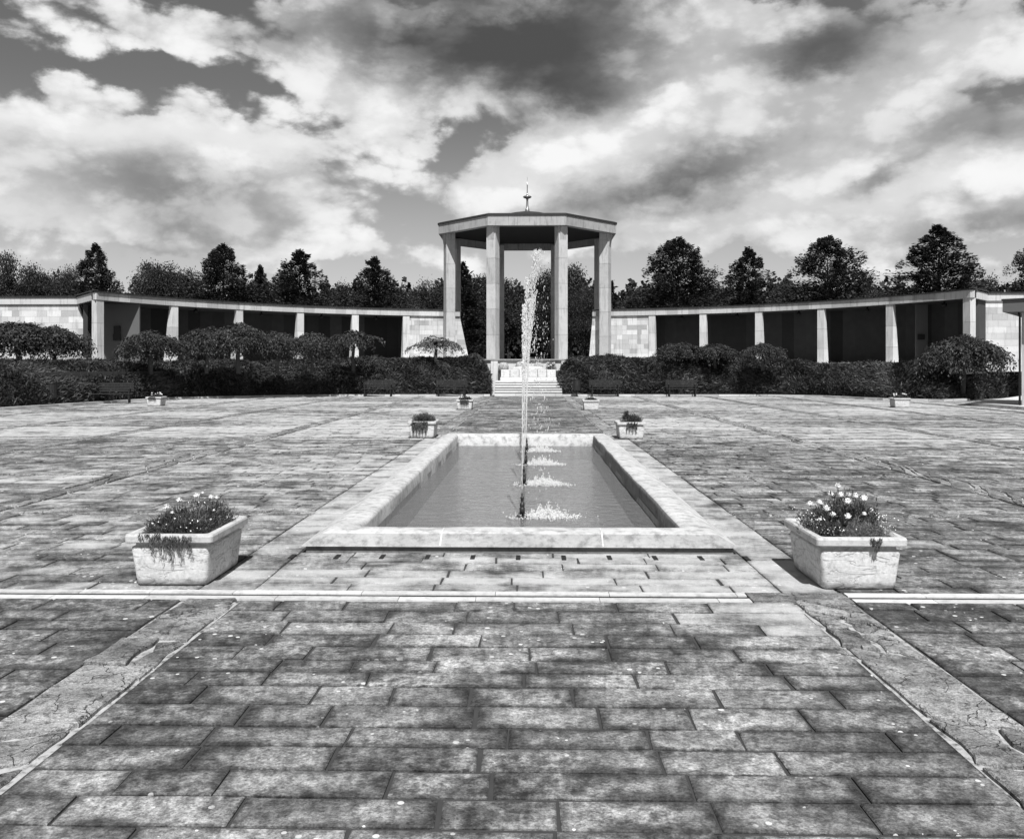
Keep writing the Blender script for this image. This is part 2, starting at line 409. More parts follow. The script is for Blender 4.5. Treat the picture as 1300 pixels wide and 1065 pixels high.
# cut slabs lying on the trench line
TR = 6.07
V = []; FC = []; LOC = []; DIM = []; SL = []
g = .006; bv = .007
for (x0, x1, y0, y1) in slabs:
    if y1 > PY0 and y0 < PY1 and x1 > PX0+.02 and x0 < PX1-.02: continue
    if y0 < .25: continue
    jg = g*rs.uniform(.6, 1.8)
    a, b_, c, d = x0+jg, x1-jg, y0+jg, y1-jg
    j = [rs.uniform(-.005, .005) for _ in range(8)]
    z = rs.uniform(-.002, .004); tl = [rs.uniform(-.002, .002) for _ in range(4)]
    b0 = len(V)
    out = [(a+j[0], c+j[1]), (b_+j[2], c+j[3]), (b_+j[4], d+j[5]), (a+j[6], d+j[7])]
    inn = [(out[0][0]+bv, out[0][1]+bv), (out[1][0]-bv, out[1][1]+bv), (out[2][0]-bv, out[2][1]-bv), (out[3][0]+bv, out[3][1]-bv)]
    V += [(p[0], p[1], -.03) for p in out]+[(p[0], p[1], z-.0035) for p in out]+[(p[0], p[1], z+tl[k]) for k, p in enumerate(inn)]
    fs = [(8,9,10,11)]+[(k+4, (k+1) % 4+4, (k+1) % 4+8, k+8) for k in range(4)]+[(k, (k+1) % 4, (k+1) % 4+4, k+4) for k in range(4)]
    r_ = rs.random(); lm = lime_at((x0+x1)/2, (y0+y1)/2)+rs.uniform(-.14, .14)
    for f in fs:
        FC.append(tuple(b0+k for k in f))
    for k in range(12):
        p = V[b0+k]; LOC.append((p[0]-x0, p[1]-y0, 0)); DIM.append((x1-x0, y1-y0, 0)); SL.append((r_, max(lm, 0), 0, 1))
me = bpy.data.meshes.new('plaza_paving'); me.from_pydata(V, [], FC); me.update(); me.materials.append(M['slab'])
for nm, dat, ty, key in (('loc', LOC, 'FLOAT_VECTOR', 'vector'), ('dim', DIM, 'FLOAT_VECTOR', 'vector'), ('slab', SL, 'FLOAT_COLOR', 'color')):
    at_ = me.attributes.new(nm, ty, 'POINT'); at_.data.foreach_set(key, np.array(dat, np.float32).ravel())
o = bpy.data.objects.new('plaza_paving', me); COL.objects.link(o); tag(o, kind='structure')

# strips of broken stone between the panels
def strip_stones(mb, a, b, half, along_y, seed):
    r = random.Random(seed)
    t = a
    def P2(t, s): return (s, t) if along_y else (t, s)
    off, t0, c0 = half
    c = [t, t]
    while min(c) < b:
        l = r.uniform(.22, .75); sk = r.uniform(-.16, .16)
        n = [min(c[0]+l+sk, b+.05), min(c[1]+l-sk, b+.05)]
        n = [max(n[0], c[0]+.08), max(n[1], c[1]+.08)]
        cells = [(0., 1.)]
        if r.random() < .45:
            m_ = r.uniform(.3, .7); cells = [(0., m_), (m_, 1.)]
        for (sa, sb) in cells:
            q = [(c[0]+(c[1]-c[0])*sa, sa), (c[0]+(c[1]-c[0])*sb, sb), (n[0]+(n[1]-n[0])*sb, sb), (n[0]+(n[1]-n[0])*sa, sa)]
            pts = []
            for k in range(4):
                p, p2 = q[k], q[(k+1) % 4]
                for i in range(5):
                    u = i/5; tt = p[0]+(p2[0]-p[0])*u; ss = p[1]+(p2[1]-p[1])*u
                    edge = (k in (1, 3)) and (sa == 0 and k == 3 or sb == 1 and k == 1)
                    tt += r.uniform(-.022, .022); ss2 = off-t0+ss*2*t0
                    ss2 += r.uniform(-.003, .003) if edge else r.uniform(-.02, .02)
                    pts.append([tt, ss2])
            cx = sum(p[0] for p in pts)/len(pts); cy = sum(p[1] for p in pts)/len(pts)
            z = r.uniform(.001, .020)
            gap = r.choice((.010, .020, .036))
            def sh(p, dd):
                L = math.hypot(p[0]-cx, p[1]-cy)+1e-6; k = max(0, (L-dd)/L); return (cx+(p[0]-cx)*k, cy+(p[1]-cy)*k)
            o1 = [sh(p, gap) for p in pts]; o2 = [sh(p, gap+.012) for p in pts]
            tone = r.random()
            R3 = [[(*P2(*p), -.03) for p in o1], [(*P2(*p), z-.007) for p in o1], [(*P2(*p), z) for p in o2]]
            if not along_y: pass
            else: R3 = [list(reversed(x)) for x in R3]
            mb.rings(R3, tone, False, cap0=False)
        c = n
mb = MB(); mm = MB()
for i, xs in enumerate(XS):
    main = abs(abs(xs-CX)-2.1) < .1
    lim = plaza_limit(xs)
    segs = [(1.0, 5.93), (20.35, min(49, lim))] if main else [(2.0, lim)]
    for a, b in segs:
        strip_stones(mb, a, b, (xs, SW-.005, 0), True, 100+i)
        mm.add([(xs-SW, a, -.0085), (xs+SW, a, -.0085), (xs+SW, b, -.0085), (xs-SW, b, -.0085)], [(0,1,2,3)])
for j, y in enumerate(YS):
    if y < 6.2: continue
    if y > 20.3: continue
    for k in range(len(xe)-1):
        xa = xe[k]+SW; xb = xe[k+1]-SW
        if xa > CX-2.1 and xb < CX+2.1: continue
        strip_stones(mb, xa, xb, (y, CW-.01, 0), False, 300+j*20+k)
        mm.add([(xa, y-CW, -.005), (xb, y-CW, -.005), (xb, y+CW, -.005), (xa, y+CW, -.005)], [(0,1,2,3)])
tag(mb.build('broken_stone_strips', M['rough']), kind='structure')
# far cross strips: pale worn joints
fj = MB()
for y in YS:
    if y < 20.3: continue
    for k in range(len(xe)-1):
        xa = xe[k]+SW; xb = xe[k+1]-SW
        if xa > CX-2.1 and xb < CX+2.1 and y < 30: continue
        if plaza_limit((xa+xb)/2) < y+1: continue
        if 19 < y < 24 or 32 < y < 35: fj.box(xa, xb, y-CW+.01, y+CW-.01, -.03, .001, rs.uniform(.2, .9))
        else: fj.box(xa, xb, y-CW+.01, y+CW-.01, -.03, -.001, rs.uniform(0, .3))
fo = fj.build('worn_joint_bands', M['conc']); tag(fo, kind='structure')
tag(mm.build('strip_mortar', M['mortar']), kind='structure')

# kerb along the back of the plaza
mb = MB()
def kerb(p, q, w=.22, h=.10, z0=-.1):
    d = (q-p); L = d.length; d.normalize(); n = Vector((-d.y, d.x, 0)); t = 0; r = random.Random(3)
    while t < L:
        l = min(r.uniform(.9, 1.3), L-t)
        a = p+d*(t+.006); b = p+d*(t+l-.006)
        mb.prism([(a.x,a.y),(b.x,b.y),(b.x+n.x*w,b.y+n.y*w),(a.x+n.x*w,a.y+n.y*w)], z0, h, r.random()); t += l
for k in range(len(EDGE)-3):
    if k == 6: continue
    kerb(EDGE[k]+Vector((0, .12, 0)), EDGE[k+1]+Vector((0, .12, 0)))
tag(mb.build('plaza_kerb', M['step']), kind='structure')

# raised ground behind the hedges
PK = 1.02; RC = Vector((-.2, 35.0*PK, 0)); RR = 23.2*PK
def ring_pt(px, rad=RR):
    d = at(px, 1.0)-Vector((0,0,0)); d.z = 0; d.normalize()
    oc = -RC; b = d.dot(oc); c = oc.length_squared-rad*rad
    t = -b+math.sqrt(b*b-c); return d*t
mb = MB()
def arc_poly(rad, a0, a1, n=40): return [(RC.x+rad*math.sin(a0+(a1-a0)*i/n), RC.y+rad*math.cos(a0+(a1-a0)*i/n)) for i in range(n+1)]
sl, sr = gnd(627.5, 503).x, gnd(714, 503).x
edge = [(-70, 14), (EDGE[0].x-.6, EDGE[0].y+3.2)]+[(EDGE[k].x-.3, EDGE[k].y+3.1) for k in (1, 2, 3, 4)]+[(sl-.4, 50.9), (sl-.4, 52.45), (sr+.4, 52.45), (sr+.4, 50.9), (EDGE[8].x, 50.7), (EDGE[9].x+.3, EDGE[9].y+2.2), (EDGE[10].x+.5, EDGE[10].y+2.2), (EDGE[11].x+.2, EDGE[11].y+2.8), (EDGE[13].x, EDGE[13].y+2.4), (EDGE[14].x+3, EDGE[14].y+2), (70, 14)]
mb = MB(); n = len(edge); up = 1.42
back = [(-400, 14), (-400, 60)]+[(-380+760*k/(n-5), 420) for k in range(n-4)]+[(400, 60), (400, 14)]
vs = [(p[0],p[1],up) for p in edge]+[(p[0],p[1],up) for p in back]+[(p[0],p[1],-.15) for p in edge]
fs = []
for i in range(n-1):
    fs += [(i, i+1, n+i+1, n+i), (2*n+i, 2*n+i+1, i+1, i)]
mb.add(vs, fs)
tag(mb.build('raised_lawn', M['grass']), kind='structure')

# raised side terrace at the right edge
a_, b_ = gnd(1233, 511, .13), gnd(1420, 526, .13)
c_, d_ = at(1420, 46.1), at(1300, 46.1)
mb = MB(); mb.prism([(a_.x, a_.y), (b_.x, b_.y), (c_.x, c_.y), (d_.x, d_.y)], -.1, .13)
tag(mb.build('side_terrace', M['conc']), kind='structure')

# ================================================================== drains in front of the pool
def drain(x0, x1, label):
    e = empty('drain_channel', ((x0+x1)/2, TR, 0), 0, label, 'drain')
    L = (x1-x0)/2
    m = MB(); r = random.Random(int(L*100))
    for s in (-1, 1):
        x = -L
        while x < L:
            l = min(r.uniform(.5, .95), L-x)
            w1 = r.uniform(.118, .13)
            ya, yb = sorted((s*.036, s*w1)); m.box(x+.002, x+l-.002, ya, yb, -.05, .003+r.uniform(0,.002), r.random()); x += l
    m.build('border', M['conc'], e)
    m = MB(); m.box(-L, L, -.036, .036, -.09, -.06); m.build('channel', M['black'], e)
    m = MB(); m.box(-L, L, -.035, -.029, -.05, -.006); m.box(-L, L, .029, .035, -.05, -.006)
    x = -L
    while x < L: m.box(x, x+.012, -.028, .028, -.02, -.008); x += .034
    m.build('grate', M['black'], e)
drain(-14, CX+1.62, 'long slotted drain with lime-whitened borders in front of the pool, running off to the left')
drain(2.22, 14, 'slotted drain with white borders running right from the front of the right near planter')
m = MB(); m.box(CX+1.63, 2.21, TR-.13, TR+.13, -.05, .002, .4); tag(m.build('drain_gap_slab', M['rough']), kind='structure')
m = MB(); m.box(-.019, .019, -.075, .075, -.004, .0075)
slot = m.build('drain_slot', M['black'])
for k in range(-5, 6):
    o = slot if k == -5 else slot.copy()
    if k != -5: COL.objects.link(o)
    o.location = (CX+k*.383, 7.30, 0)
    tag(o, 'small dark drain slot in the row along the foot of the near pool coping', 'drain slot', 'drain slots in front of the pool')

# ================================================================== pool
pool = empty('fountain_pool', (CX, PY0, 0), 0, 'long sunken stone pool with rounded pale coping and four fountain nozzles', 'pool')
YL = PY1-PY0; ZW = -.10
def ringrect(x, y0, y1, z, jit=0, r=None):
    # rectangle ring with many points along the sides so edges can wobble
    pts = []
    N = 60
    for i in range(12): pts.append((-x+2*x*i/12, y0))
    for i in range(N): pts.append((x, y0+(y1-y0)*i/N))
    for i in range(12): pts.append((x-2*x*i/12, y1))
    for i in range(N): pts.append((-x, y1-(y1-y0)*i/N))
    out = []
    for p in pts:
        w = mnoise.noise(Vector((p[0]*1.3+3, p[1]*1.1, z*4)))*jit
        out.append((p[0]+(w if abs(abs(p[0])-x) < 1e-4 else 0), p[1], z+mnoise.noise(Vector((p[0]*1.7, p[1]*.9, 5)))*jit*.35))
    return out
X0 = 1.885
m = MB()
prof = [(X0-.03, .03, -.03, 0), (X0-.03, .03, .046, .0), (X0, 0, .050, .004), (X0, 0, .060, .004), (X0-.15, .15, .136, .012), (X0-.19, .18, .146, .015),
        (X0-.33, .36, .148, .03), (X0-.385, .43, .145, .03), (X0-.415, .465, .132, .03), (X0-.425, .48, .10, .022), (X0-.425, .485, -.12, .02)]
prof_end = {0: 1}
rr = []
for (x, dy, z, jt) in prof:
    fy = dy if dy < .2 else dy
    ey = dy*1.25+.05*min(1, dy*5)
    rr.append(ringrect(x, fy, YL-ey, z, jt))
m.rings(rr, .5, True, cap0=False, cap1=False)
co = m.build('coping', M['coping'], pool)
me = co.data
# flat shading for the plinth faces
nper = len(rr[0])
sm = [False]*len(me.polygons)
for i in range(len(me.polygons)): sm[i] = (i//nper) >= 5
me.polygons.foreach_set('use_smooth', sm)
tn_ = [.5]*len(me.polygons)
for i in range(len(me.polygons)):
    k = i//nper; tn_[i] = .12 if k < 2 or (k >= 8 and 12 <= i % nper < 72) else (.30 if k in (3,) and (i % nper) < 12 else .5)  # right inner side and recessed foot painted dark for shade; front slope grimy
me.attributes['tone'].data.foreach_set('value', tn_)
# joints across the coping
for jx in (-.68, .73):
    m = MB()
    m.add([(jx+dx_, y_, z_) for dx_ in (-.006, .006) for y_, z_ in ((-.002, .062), (.148, .141), (.18, .151), (.36, .153))], [(0,1,5,4)[::-1], (1,2,6,5)[::-1], (2,3,7,6)[::-1]], .8)
    m.build('joint', M['conc'], pool)
xi = X0-.425; yi0, yi1 = .485, YL-.65
m = MB()
m.rings([ringrect(xi, yi0, yi1, -0.02), ringrect(xi-.01, yi0+.01, yi1-.01, -.42)], .5, False, cap0=False, cap1=False)
m.build('inner_wall', M['poolside'], pool)
m = MB(); m.add([(-xi, yi0, -.40), (xi, yi0, -.40), (xi, yi1, -.40), (-xi, yi1, -.40)], [(0,1,2,3)])
fl = m.build('pool_floor', stone('pool_floor', .42, .3, .1, 1.6, dirt=.45), pool)
m = MB(); m.add([(CX-xi-.01, PY0+yi0-.01, ZW), (CX+xi+.01, PY0+yi0-.01, ZW), (CX+xi+.01, PY0+yi1+.01, ZW), (CX-xi-.01, PY0+yi1+.01, ZW)], [(0,1,2,3)])
tag(m.build('water', M['water']), kind='structure')

# nozzles: bronze, stepped
NZ = [9.85, 12.6, 15.2, 17.6]
m = MB()
def make_nozzle():
    e = empty('fountain_nozzle', (0,0,0))
    m = MB(); m.lathe([(.014,-.40),(.014,.0),(.020,.0),(.020,.03),(.024,.03),(.024,.10),(.017,.105),(.021,.115),(.021,.15),(.013,.155),(.013,.20),(.017,.205),(.017,.22),(.009,.225),(.008,.265)], 14)
    m.v = [(v[0]*1.3, v[1]*1.3, v[2]) for v in m.v]; m.build('pipe', M['bronze'], e)
    m = MB(); m.lathe([(.03,.012),(.085,-.004),(.085,-.012),(.03,-.02)], 18)
    for k in range(4):
        a = k*math.pi/2+.4; m.tube([(.02*math.cos(a), .02*math.sin(a), .05), (.075*math.cos(a), .075*math.sin(a), .0)], .004, 5)
    m.build('collar', M['bronze'], e)
    return e
nz = make_nozzle()
nzlab = ['bronze fountain nozzle nearest the front coping of the pool', 'second bronze fountain nozzle from the front of the pool', 'third bronze fountain nozzle from the front of the pool', 'bronze fountain nozzle nearest the far coping of the pool']
nzx = [CX+.01, CX+.01, CX+.02, CX+.03]
for i, y in enumerate(NZ):
    o = nz if i == 0 else copy_tree(nz)
    o.location = (nzx[i], y, ZW+.012); tag(o, nzlab[i], 'nozzle', 'fountain nozzles in the pool')

# water jets: a thin column breaking into drops, blown to the right
ICO_V = None
import bmesh
bm = bmesh.new(); bmesh.ops.create_icosphere(bm, subdivisions=1, radius=1.0)
bm.verts.ensure_lookup_table(); IV = [tuple(v.co) for v in bm.verts]; IF = [tuple(v.index for v in f.verts) for f in bm.faces]; bm.free()
def drop(m, c, s, r):
    sx, sy, sz = s; q = r.uniform(0, 3)
    m.add([(c[0]+v[0]*sx*(1+.25*math.sin(q+3*v[1])), c[1]+v[1]*sy, c[2]+v[2]*sz*(1+.2*math.cos(q+2*v[0]))) for v in IV], IF, .5, True)
def jet(i, y, htop, seed, wob=.02, spread=.05):
    r = random.Random(seed); m = MB(); x = nzx[i]; z0 = .215
    # core
    pts = []; rad = []
    n = 60
    for k in range(n+1):
        u = k/n; z = z0+(htop-z0)*u*.80
        pts.append((x+wob*u*u+r.uniform(-.003, .003)*(1+3*u), y+r.uniform(-.003, .003), z)); rad.append(max(.0025, (.0050+.004*u)*r.uniform(.5, 1.4)))
    m.tube(pts, rad, 7)
    # drops clinging to and leaving the column
    N = int(430*htop)
    for k in range(N):
        u = r.random()**.75; z = z0+(htop-z0)*u
        sp = spread*(.05+.95*u**1.9)*(.75+.5*math.sin(u*23+seed)**2)
        dx = r.gauss(wob*u*u, sp*.5); 
        s = r.uniform(.0015, .0055)*(.6+1.0*u)
        drop(m, (x+dx, y+r.gauss(0, sp*.5), z), (s*r.uniform(.6, 1.2), s, s*r.uniform(1.2, 5.0)), r)
    # ragged head
    for k in range(150):
        a = r.uniform(0, 6.28); q = r.random()**.5*spread*.9
        s = r.uniform(.003, .011)
        drop(m, (x+wob+q*math.cos(a), y+q*math.sin(a), htop-spread*1.2+r.uniform(-.12, .10)), (s, s, s*r.uniform(.7, 1.8)), r)
    # falling veil, blown to +x
    for k in range(int(42*htop)):
        u = r.random()**1.5; t = math.sqrt(u)
        z = htop*(1-u)+.02
        dx = wob+.04+.15*t+r.gauss(0, .05*(.4+t)); s = r.uniform(.003, .0085)
        drop(m, (x+dx, y+r.gauss(0, .06), z), (s*.8, s*.8, s*r.uniform(1.2, 3.6)), r)
    # splash where it lands
    for k in range(1300):
        q = r.gauss(.28, .15); dy = r.gauss(0, .10); s = r.uniform(.002, .007)
        hh = abs(r.gauss(0, .045))*math.exp(-((q-.28)/.25)**2)*1.05*(.6+.8*abs(math.sin(q*31+seed)))
        drop(m, (x+q, y+dy, ZW+.004+hh), (s*1.3, s*1.3, s*r.uniform(.6, 3.)), r)
    for k in range(46):
        q = r.gauss(.27, .13); dy = r.gauss(0, .08); hh = r.uniform(.02, .075)
        m.tube([(x+q, y+dy, ZW), (x+q+r.uniform(-.02, .02), y+dy, ZW+hh)], [.006, .0018], 5)
    for k in range(90):
        a = r.uniform(0, 6.28); q = r.gauss(.11, .05); drop(m, (x+q*math.cos(a), y+q*math.sin(a), ZW+.003), (.008, .008, .004), r)
    return m.build('water_jet', M['foam'])
jt = [(2.25, 'water jet rising from the nearest nozzle in the pool', 11, .02, .022), (2.85, 'water jet rising from the second nozzle from the front', 12, .05, .032),
      (3.66, 'tallest water jet, rising from the third nozzle from the front', 13, .20, .085), (3.0, 'water jet rising from the farthest nozzle in the pool', 14, .08, .075)]
for i, (ht, lb, sd, wb, spd) in enumerate(jt):
    tag(jet(i, NZ[i], ht, sd, wb, spd), lb, 'water jet', 'water jets of the pool')

# ================================================================== planters
def rrect(hx, hy, rad, n=5):
    pts = []
    for (sx, sy, a0) in ((1,1,0), (-1,1,90), (-1,-1,180), (1,-1,270)):
        for k in range(n+1):
            a = R(a0+90*k/n); pts.append((sx*(hx-rad)+rad*math.cos(a), sy*(hy-rad)+rad*math.sin(a)))
    return pts
def make_planter():
    e = empty('stone_planter', (0,0,0))
    def ring(hx, hy, z, rad): return [(p[0], p[1], z) for p in rrect(hx, hy, rad)]
    m = MB()
    m.rings([ring(.250,.345,.0,.04), ring(.262,.357,.012,.045), ring(.268,.364,.06,.045), ring(.286,.382,.27,.026), ring(.284,.380,.285,.026), ring(.268,.364,.292,.035), ring(.268,.364,.325,.035)], .5, True, cap1=False)
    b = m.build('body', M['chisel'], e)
    m = MB()
    m.rings([ring(.262,.358,.318,.035), ring(.318,.410,.320,.03), ring(.324,.416,.327,.035), ring(.325,.417,.366,.035), ring(.319,.411,.380,.035), ring(.305,.397,.384,.035), ring(.278,.370,.383,.035), ring(.262,.354,.368,.035), ring(.255,.347,.31,.03)], .5, False, cap0=False, cap1=False)
    m.build('rim', M['planter'], e)
    m = MB(); m.rings([ring(.256,.348,.335,.03), ring(.1,.2,.36,.03)], .5, True); m.build('soil', M['soil'], e)
    return e
plist = [(-2.64, 6.67, 0, 'pale stone planter at the left in the foreground, low mound spilling over its front'),
         (2.375, 6.65, 0, 'pale stone planter at the right in the foreground, tall white pompom flowers in it'),
         (-2.46, 20.0, 0, 'stone planter beside the far left corner of the pool, trailing plant down its front'),
         (2.27, 19.8, 0, 'stone planter beside the far right corner of the pool, bushy plant in it'),
         (-2.50, 33.3, 0, 'small stone planter left of the path in front of the steps'),
         (2.30, 33.0, 0, 'small stone planter right of the path in front of the steps'),
         (-15.75, 36.2, .12, 'distant stone planter alone at the far left of the plaza near the hedge'),
         (14.95, 35.4, -.12, 'distant stone planter alone at the far right of the plaza near the hedge')]
pp = make_planter()
for i, (x, y, rz, lb) in enumerate(plist):
    o = pp if i == 0 else copy_tree(pp)
    o.location = (x, y, .003); o.rotation_euler.z = rz; tag(o, lb, 'planter', 'stone planters round the pool and plaza')

def blades(name, rng, n, spots, parent, mat, length=(.02, .05), wr=.22, up=.6, hang=None):
    """foliage mound: spots = [(x,y,z0,rx,ry,rz)] ellipsoid domes filled with blades"""
    cs = []; ds = []
    per = n//len(spots)
    for (x, y, z0, rx, ry, rz) in spots:
        a = unit(rng.normal(size=(per, 3))); a[:, 2] = np.abs(a[:, 2])
        rad = rng.random(per)**.45
        lump = 1+.22*np.sin(a[:, 0]*7+x*20)*np.cos(a[:, 1]*6+y*13)+rng.normal(size=per)*.07
        c = a*np.array([rx, ry, rz])*(rad*lump)[:, None]+np.array([x, y, z0])
        d = unit(a*np.array([1, 1, 1])+np.array([0, 0, up])+rng.normal(size=(per, 3))*.55)
        cs.append(c); ds.append(d)
    if hang:
        for (x0, x1, y, zt, dz, k) in hang:
            u = rng.random(k); xx = x0+(x1-x0)*rng.random(k); strand = np.floor(xx*60)/60
            ln = (np.sin(strand*90)*.5+.5)*.75+.25
            c = np.stack([xx, y-.012-rng.random(k)*.03, zt-u*dz*ln], 1); d = unit(np.stack([rng.normal(size=k)*.5, -rng.random(k)*.5, -np.ones(k)], 1))
            cs.append(c); ds.append(d)
    c = np.vstack(cs); d = np.vstack(ds); nn = len(c)
    L = rng.uniform(length[0], length[1], nn)
    return quads_mesh(name, c, d, rnd_side(d, rng), L, L*wr, mat, parent)
def pompom(m, c, s, r):
    # a domed flower of many short petals
    m.lathe([(s*.25, -s*.35), (s*.6, -.1*s), (s*.75, s*.3), (s*.5, s*.65), (0.001, s*.8)], 9, c)
    for k in range(64):
        a = r.uniform(0, 6.28); el = r.uniform(-.1, 1.4); d = Vector((math.cos(a)*math.cos(el), math.sin(a)*math.cos(el), math.sin(el)))
        t = Vector((-math.sin(a), math.cos(a), 0)); p = Vector(c)+d*s*.62; q = Vector(c)+Vector((d.x, d.y, d.z*1.0))*s*r.uniform(.8, 1.25)+Vector((0,0,.1*s))
        m.add([p-t*s*.10, p+t*s*.10, q+t*s*.17, q-t*s*.17], [(0,1,2,3)])
def dots(m, pts, s, r):
    for p in pts:
        d = Vector((r.gauss(0,.5), r.gauss(0,.5)-.4, 1)).normalized(); a = d.orthogonal().normalized(); b = d.cross(a)
        ss = s*r.uniform(.6, 1.3)
        m.add([Vector(p)+(a*math.cos(k*1.0472)+b*math.sin(k*1.0472))*ss for k in range(6)]+[Vector(p)+d*ss*.5], [(k, (k+1) % 6, 6) for k in range(6)])
def stems(m, pairs):
    for p, q in pairs: m.tube([p, q], [.0022, .0016], 4)

# near left plant
x, y = plist[0][0], plist[0][1]
e = empty('flowering_plant', (x, y, .34), 0, 'low bushy plant with a few white pompom blooms in the foreground left planter', 'plant')
rng = np.random.default_rng(1); r = random.Random(4)
blades('foliage', rng, 19000, [(-.02,-.24,.0,.23,.15,.13), (-.12,-.15,.0,.15,.18,.15), (.10,-.17,.0,.17,.18,.15), (.02,.05,.0,.25,.22,.21), (.14,.18,.0,.16,.17,.20), (-.13,.10,.0,.13,.20,.15)], e, M['blade'], (.016, .045), .16, .5,
       [(-.13,.18,-.40,.035,.13,520), (-.04,.10,-.40,.03,.17,170), (-.22,-.05,-.39,.05,.05,160)])
m = MB()
dots(m, [(r.uniform(-.18,.2), -.33+abs(r.gauss(0,.08)), .05+r.uniform(0,.10)) for _ in range(34)]+[(r.uniform(-.1,.2), r.uniform(0,.25), .15+r.uniform(0,.06)) for _ in range(12)], .0055, r)
m.build('small_blossoms', M['petal'], e)
for (bx, by, bz, s) in ((-.115,-.16,.195,.026), (-.085,.0,.225,.024), (-.06,-.19,.165,.014), (.03,.06,.250,.026), (.055,.12,.270,.012), (.13,.10,.232,.025), (.165,.12,.228,.020), (.18,.02,.150,.010), (.20,-.10,.10,.009)):
    m = MB(); pompom(m, (bx, by, bz), s, r); m.build('blossom', M['petal'], e)
# near right plant
x, y = plist[1][0], plist[1][1]
e = empty('flowering_plant', (x, y, .34), 0, 'tall dark plant full of white pompom blooms in the foreground right planter', 'plant')
rng = np.random.default_rng(2)
blades('foliage', rng, 17000, [(-.18,.0,.0,.13,.28,.17), (-.05,.05,.0,.17,.25,.22), (.03,.10,.0,.16,.20,.28), (.16,.08,.0,.16,.22,.23), (-.12,-.15,.0,.10,.12,.10), (.17,-.08,.0,.09,.14,.13)], e, M['blade'], (.018, .05), .2, .9,
       [(.05,.13,-.40,.04,.09,130)])
lo = blades('low_foliage', rng, 4200, [(.02,-.25,.02,.14,.10,.09), (.14,-.22,.02,.12,.12,.10), (.05,-.15,.02,.12,.12,.12)], e, M['blade_light'], (.014, .034), .12, .3)
m = MB()
pts = [(-.24+r.gauss(0,.035), r.uniform(-.28,.25), .10+r.uniform(-.03,.07)) for _ in range(90)]+[(.25+r.gauss(0,.03), r.uniform(-.3,.1), .09+r.uniform(-.05,.09)) for _ in range(60)]+[(-.14+r.gauss(0,.05), -.28+r.uniform(0,.1), .06+r.uniform(-.02,.04)) for _ in range(36)]
dots(m, pts, .0042, r); m.build('small_blossoms', M['petal'], e)
pb = blades('pale_foliage', rng, 1400, [(-.24,-.05,.03,.05,.24,.10), (.25,-.12,.03,.05,.18,.11)], e, M['blade_light'], (.01, .03), .15, .4)
st = []
for (bx, by, bz, s) in ((-.21,.10,.20,.026), (-.13,.12,.205,.027), (-.135,-.05,.185,.030), (-.10,-.10,.150,.025), (-.03,.16,.265,.027), (.01,.05,.275,.027), (.035,-.02,.235,.030), (.02,.15,.33,.028), (-.02,-.18,.150,.027), (.085,.10,.27,.024), (.13,.08,.26,.022), (.19,.06,.245,.030), (.13,-.1,.16,.018), (.24,.05,.155,.024), (.165,.16,.26,.022), (-.22,-.16,.13,.014)):
    m = MB(); pompom(m, (bx, by, bz), s, r); m.build('blossom', M['petal'], e); st.append(((bx*.6, by*.6, 0), (bx, by, bz)))
for (bx, by, bz) in ((-.07,.05,.30), (-.03,.0,.32), (.10,.05,.31), (.28,.05,.25), (.22,.1,.27)): st.append(((bx*.6, by*.6, 0), (bx, by, bz)))
m = MB(); stems(m, st)
for (bx, by, bz) in ((-.07,.05,.30), (-.03,.0,.32), (.10,.05,.31), (.28,.05,.25), (.22,.1,.27)): m.lathe([(.002,-.01),(.005,0),(.005,.012),(.001,.022)], 6, (bx, by, bz))
m.build('stems', M['blade'], e)
# farther plants
fp = [(2, 'shaggy trailing plant spilling down the planter at the far left corner of the pool', [(0,-.1,0,.27,.25,.19), (0,.12,0,.26,.22,.20)], [(-.22,.14,-.40,.03,.26,1500)], 0, 4200),
      (3, 'soft rounded plant with one taller tuft, at the far right corner of the pool', [(.02,-.05,0,.25,.28,.20), (.12,.1,0,.16,.2,.19), (-.08,0,.1,.07,.09,.17)], [(-.12,.12,-.40,.03,.18,400)], 0, 4200),
      (4, 'bushy plant dotted with white flowers in the small planter left of the path', [(0,0,0,.27,.34,.18)], [(-.16,.16,-.41,.03,.18,900)], 9, 2200),
      (5, 'low dark plant with one white flower in the small planter right of the path', [(0,0,0,.24,.30,.13)], None, 2, 2000),
      (6, 'flowering plant with pale blooms in the distant far left planter', [(0,0,0,.26,.33,.15)], [(-.2,.1,-.41,.03,.10,300)], 9, 2000),
      (7, 'white flowered plant drooping over the side of the distant far right planter', [(0,0,0,.26,.33,.16), (.24,-.1,-.06,.13,.2,.17)], None, 9, 2400)]
for (i, lb, spots, hang, nf, nb) in fp:
    x, y = plist[i][0], plist[i][1]
    e = empty('flowering_plant', (x, y, .34), plist[i][2], lb, 'plant')
    blades('foliage', np.random.default_rng(20+i), nb, spots, e, M['blade'], (.035, .08), .2, .6, hang)
    for k in range(nf):
        m = MB(); pompom(m, (r.uniform(-.22,.22), r.uniform(-.3,.2), r.uniform(.11,.20)), r.uniform(.028,.042), r); m.build('blossom', M['petal'], e)

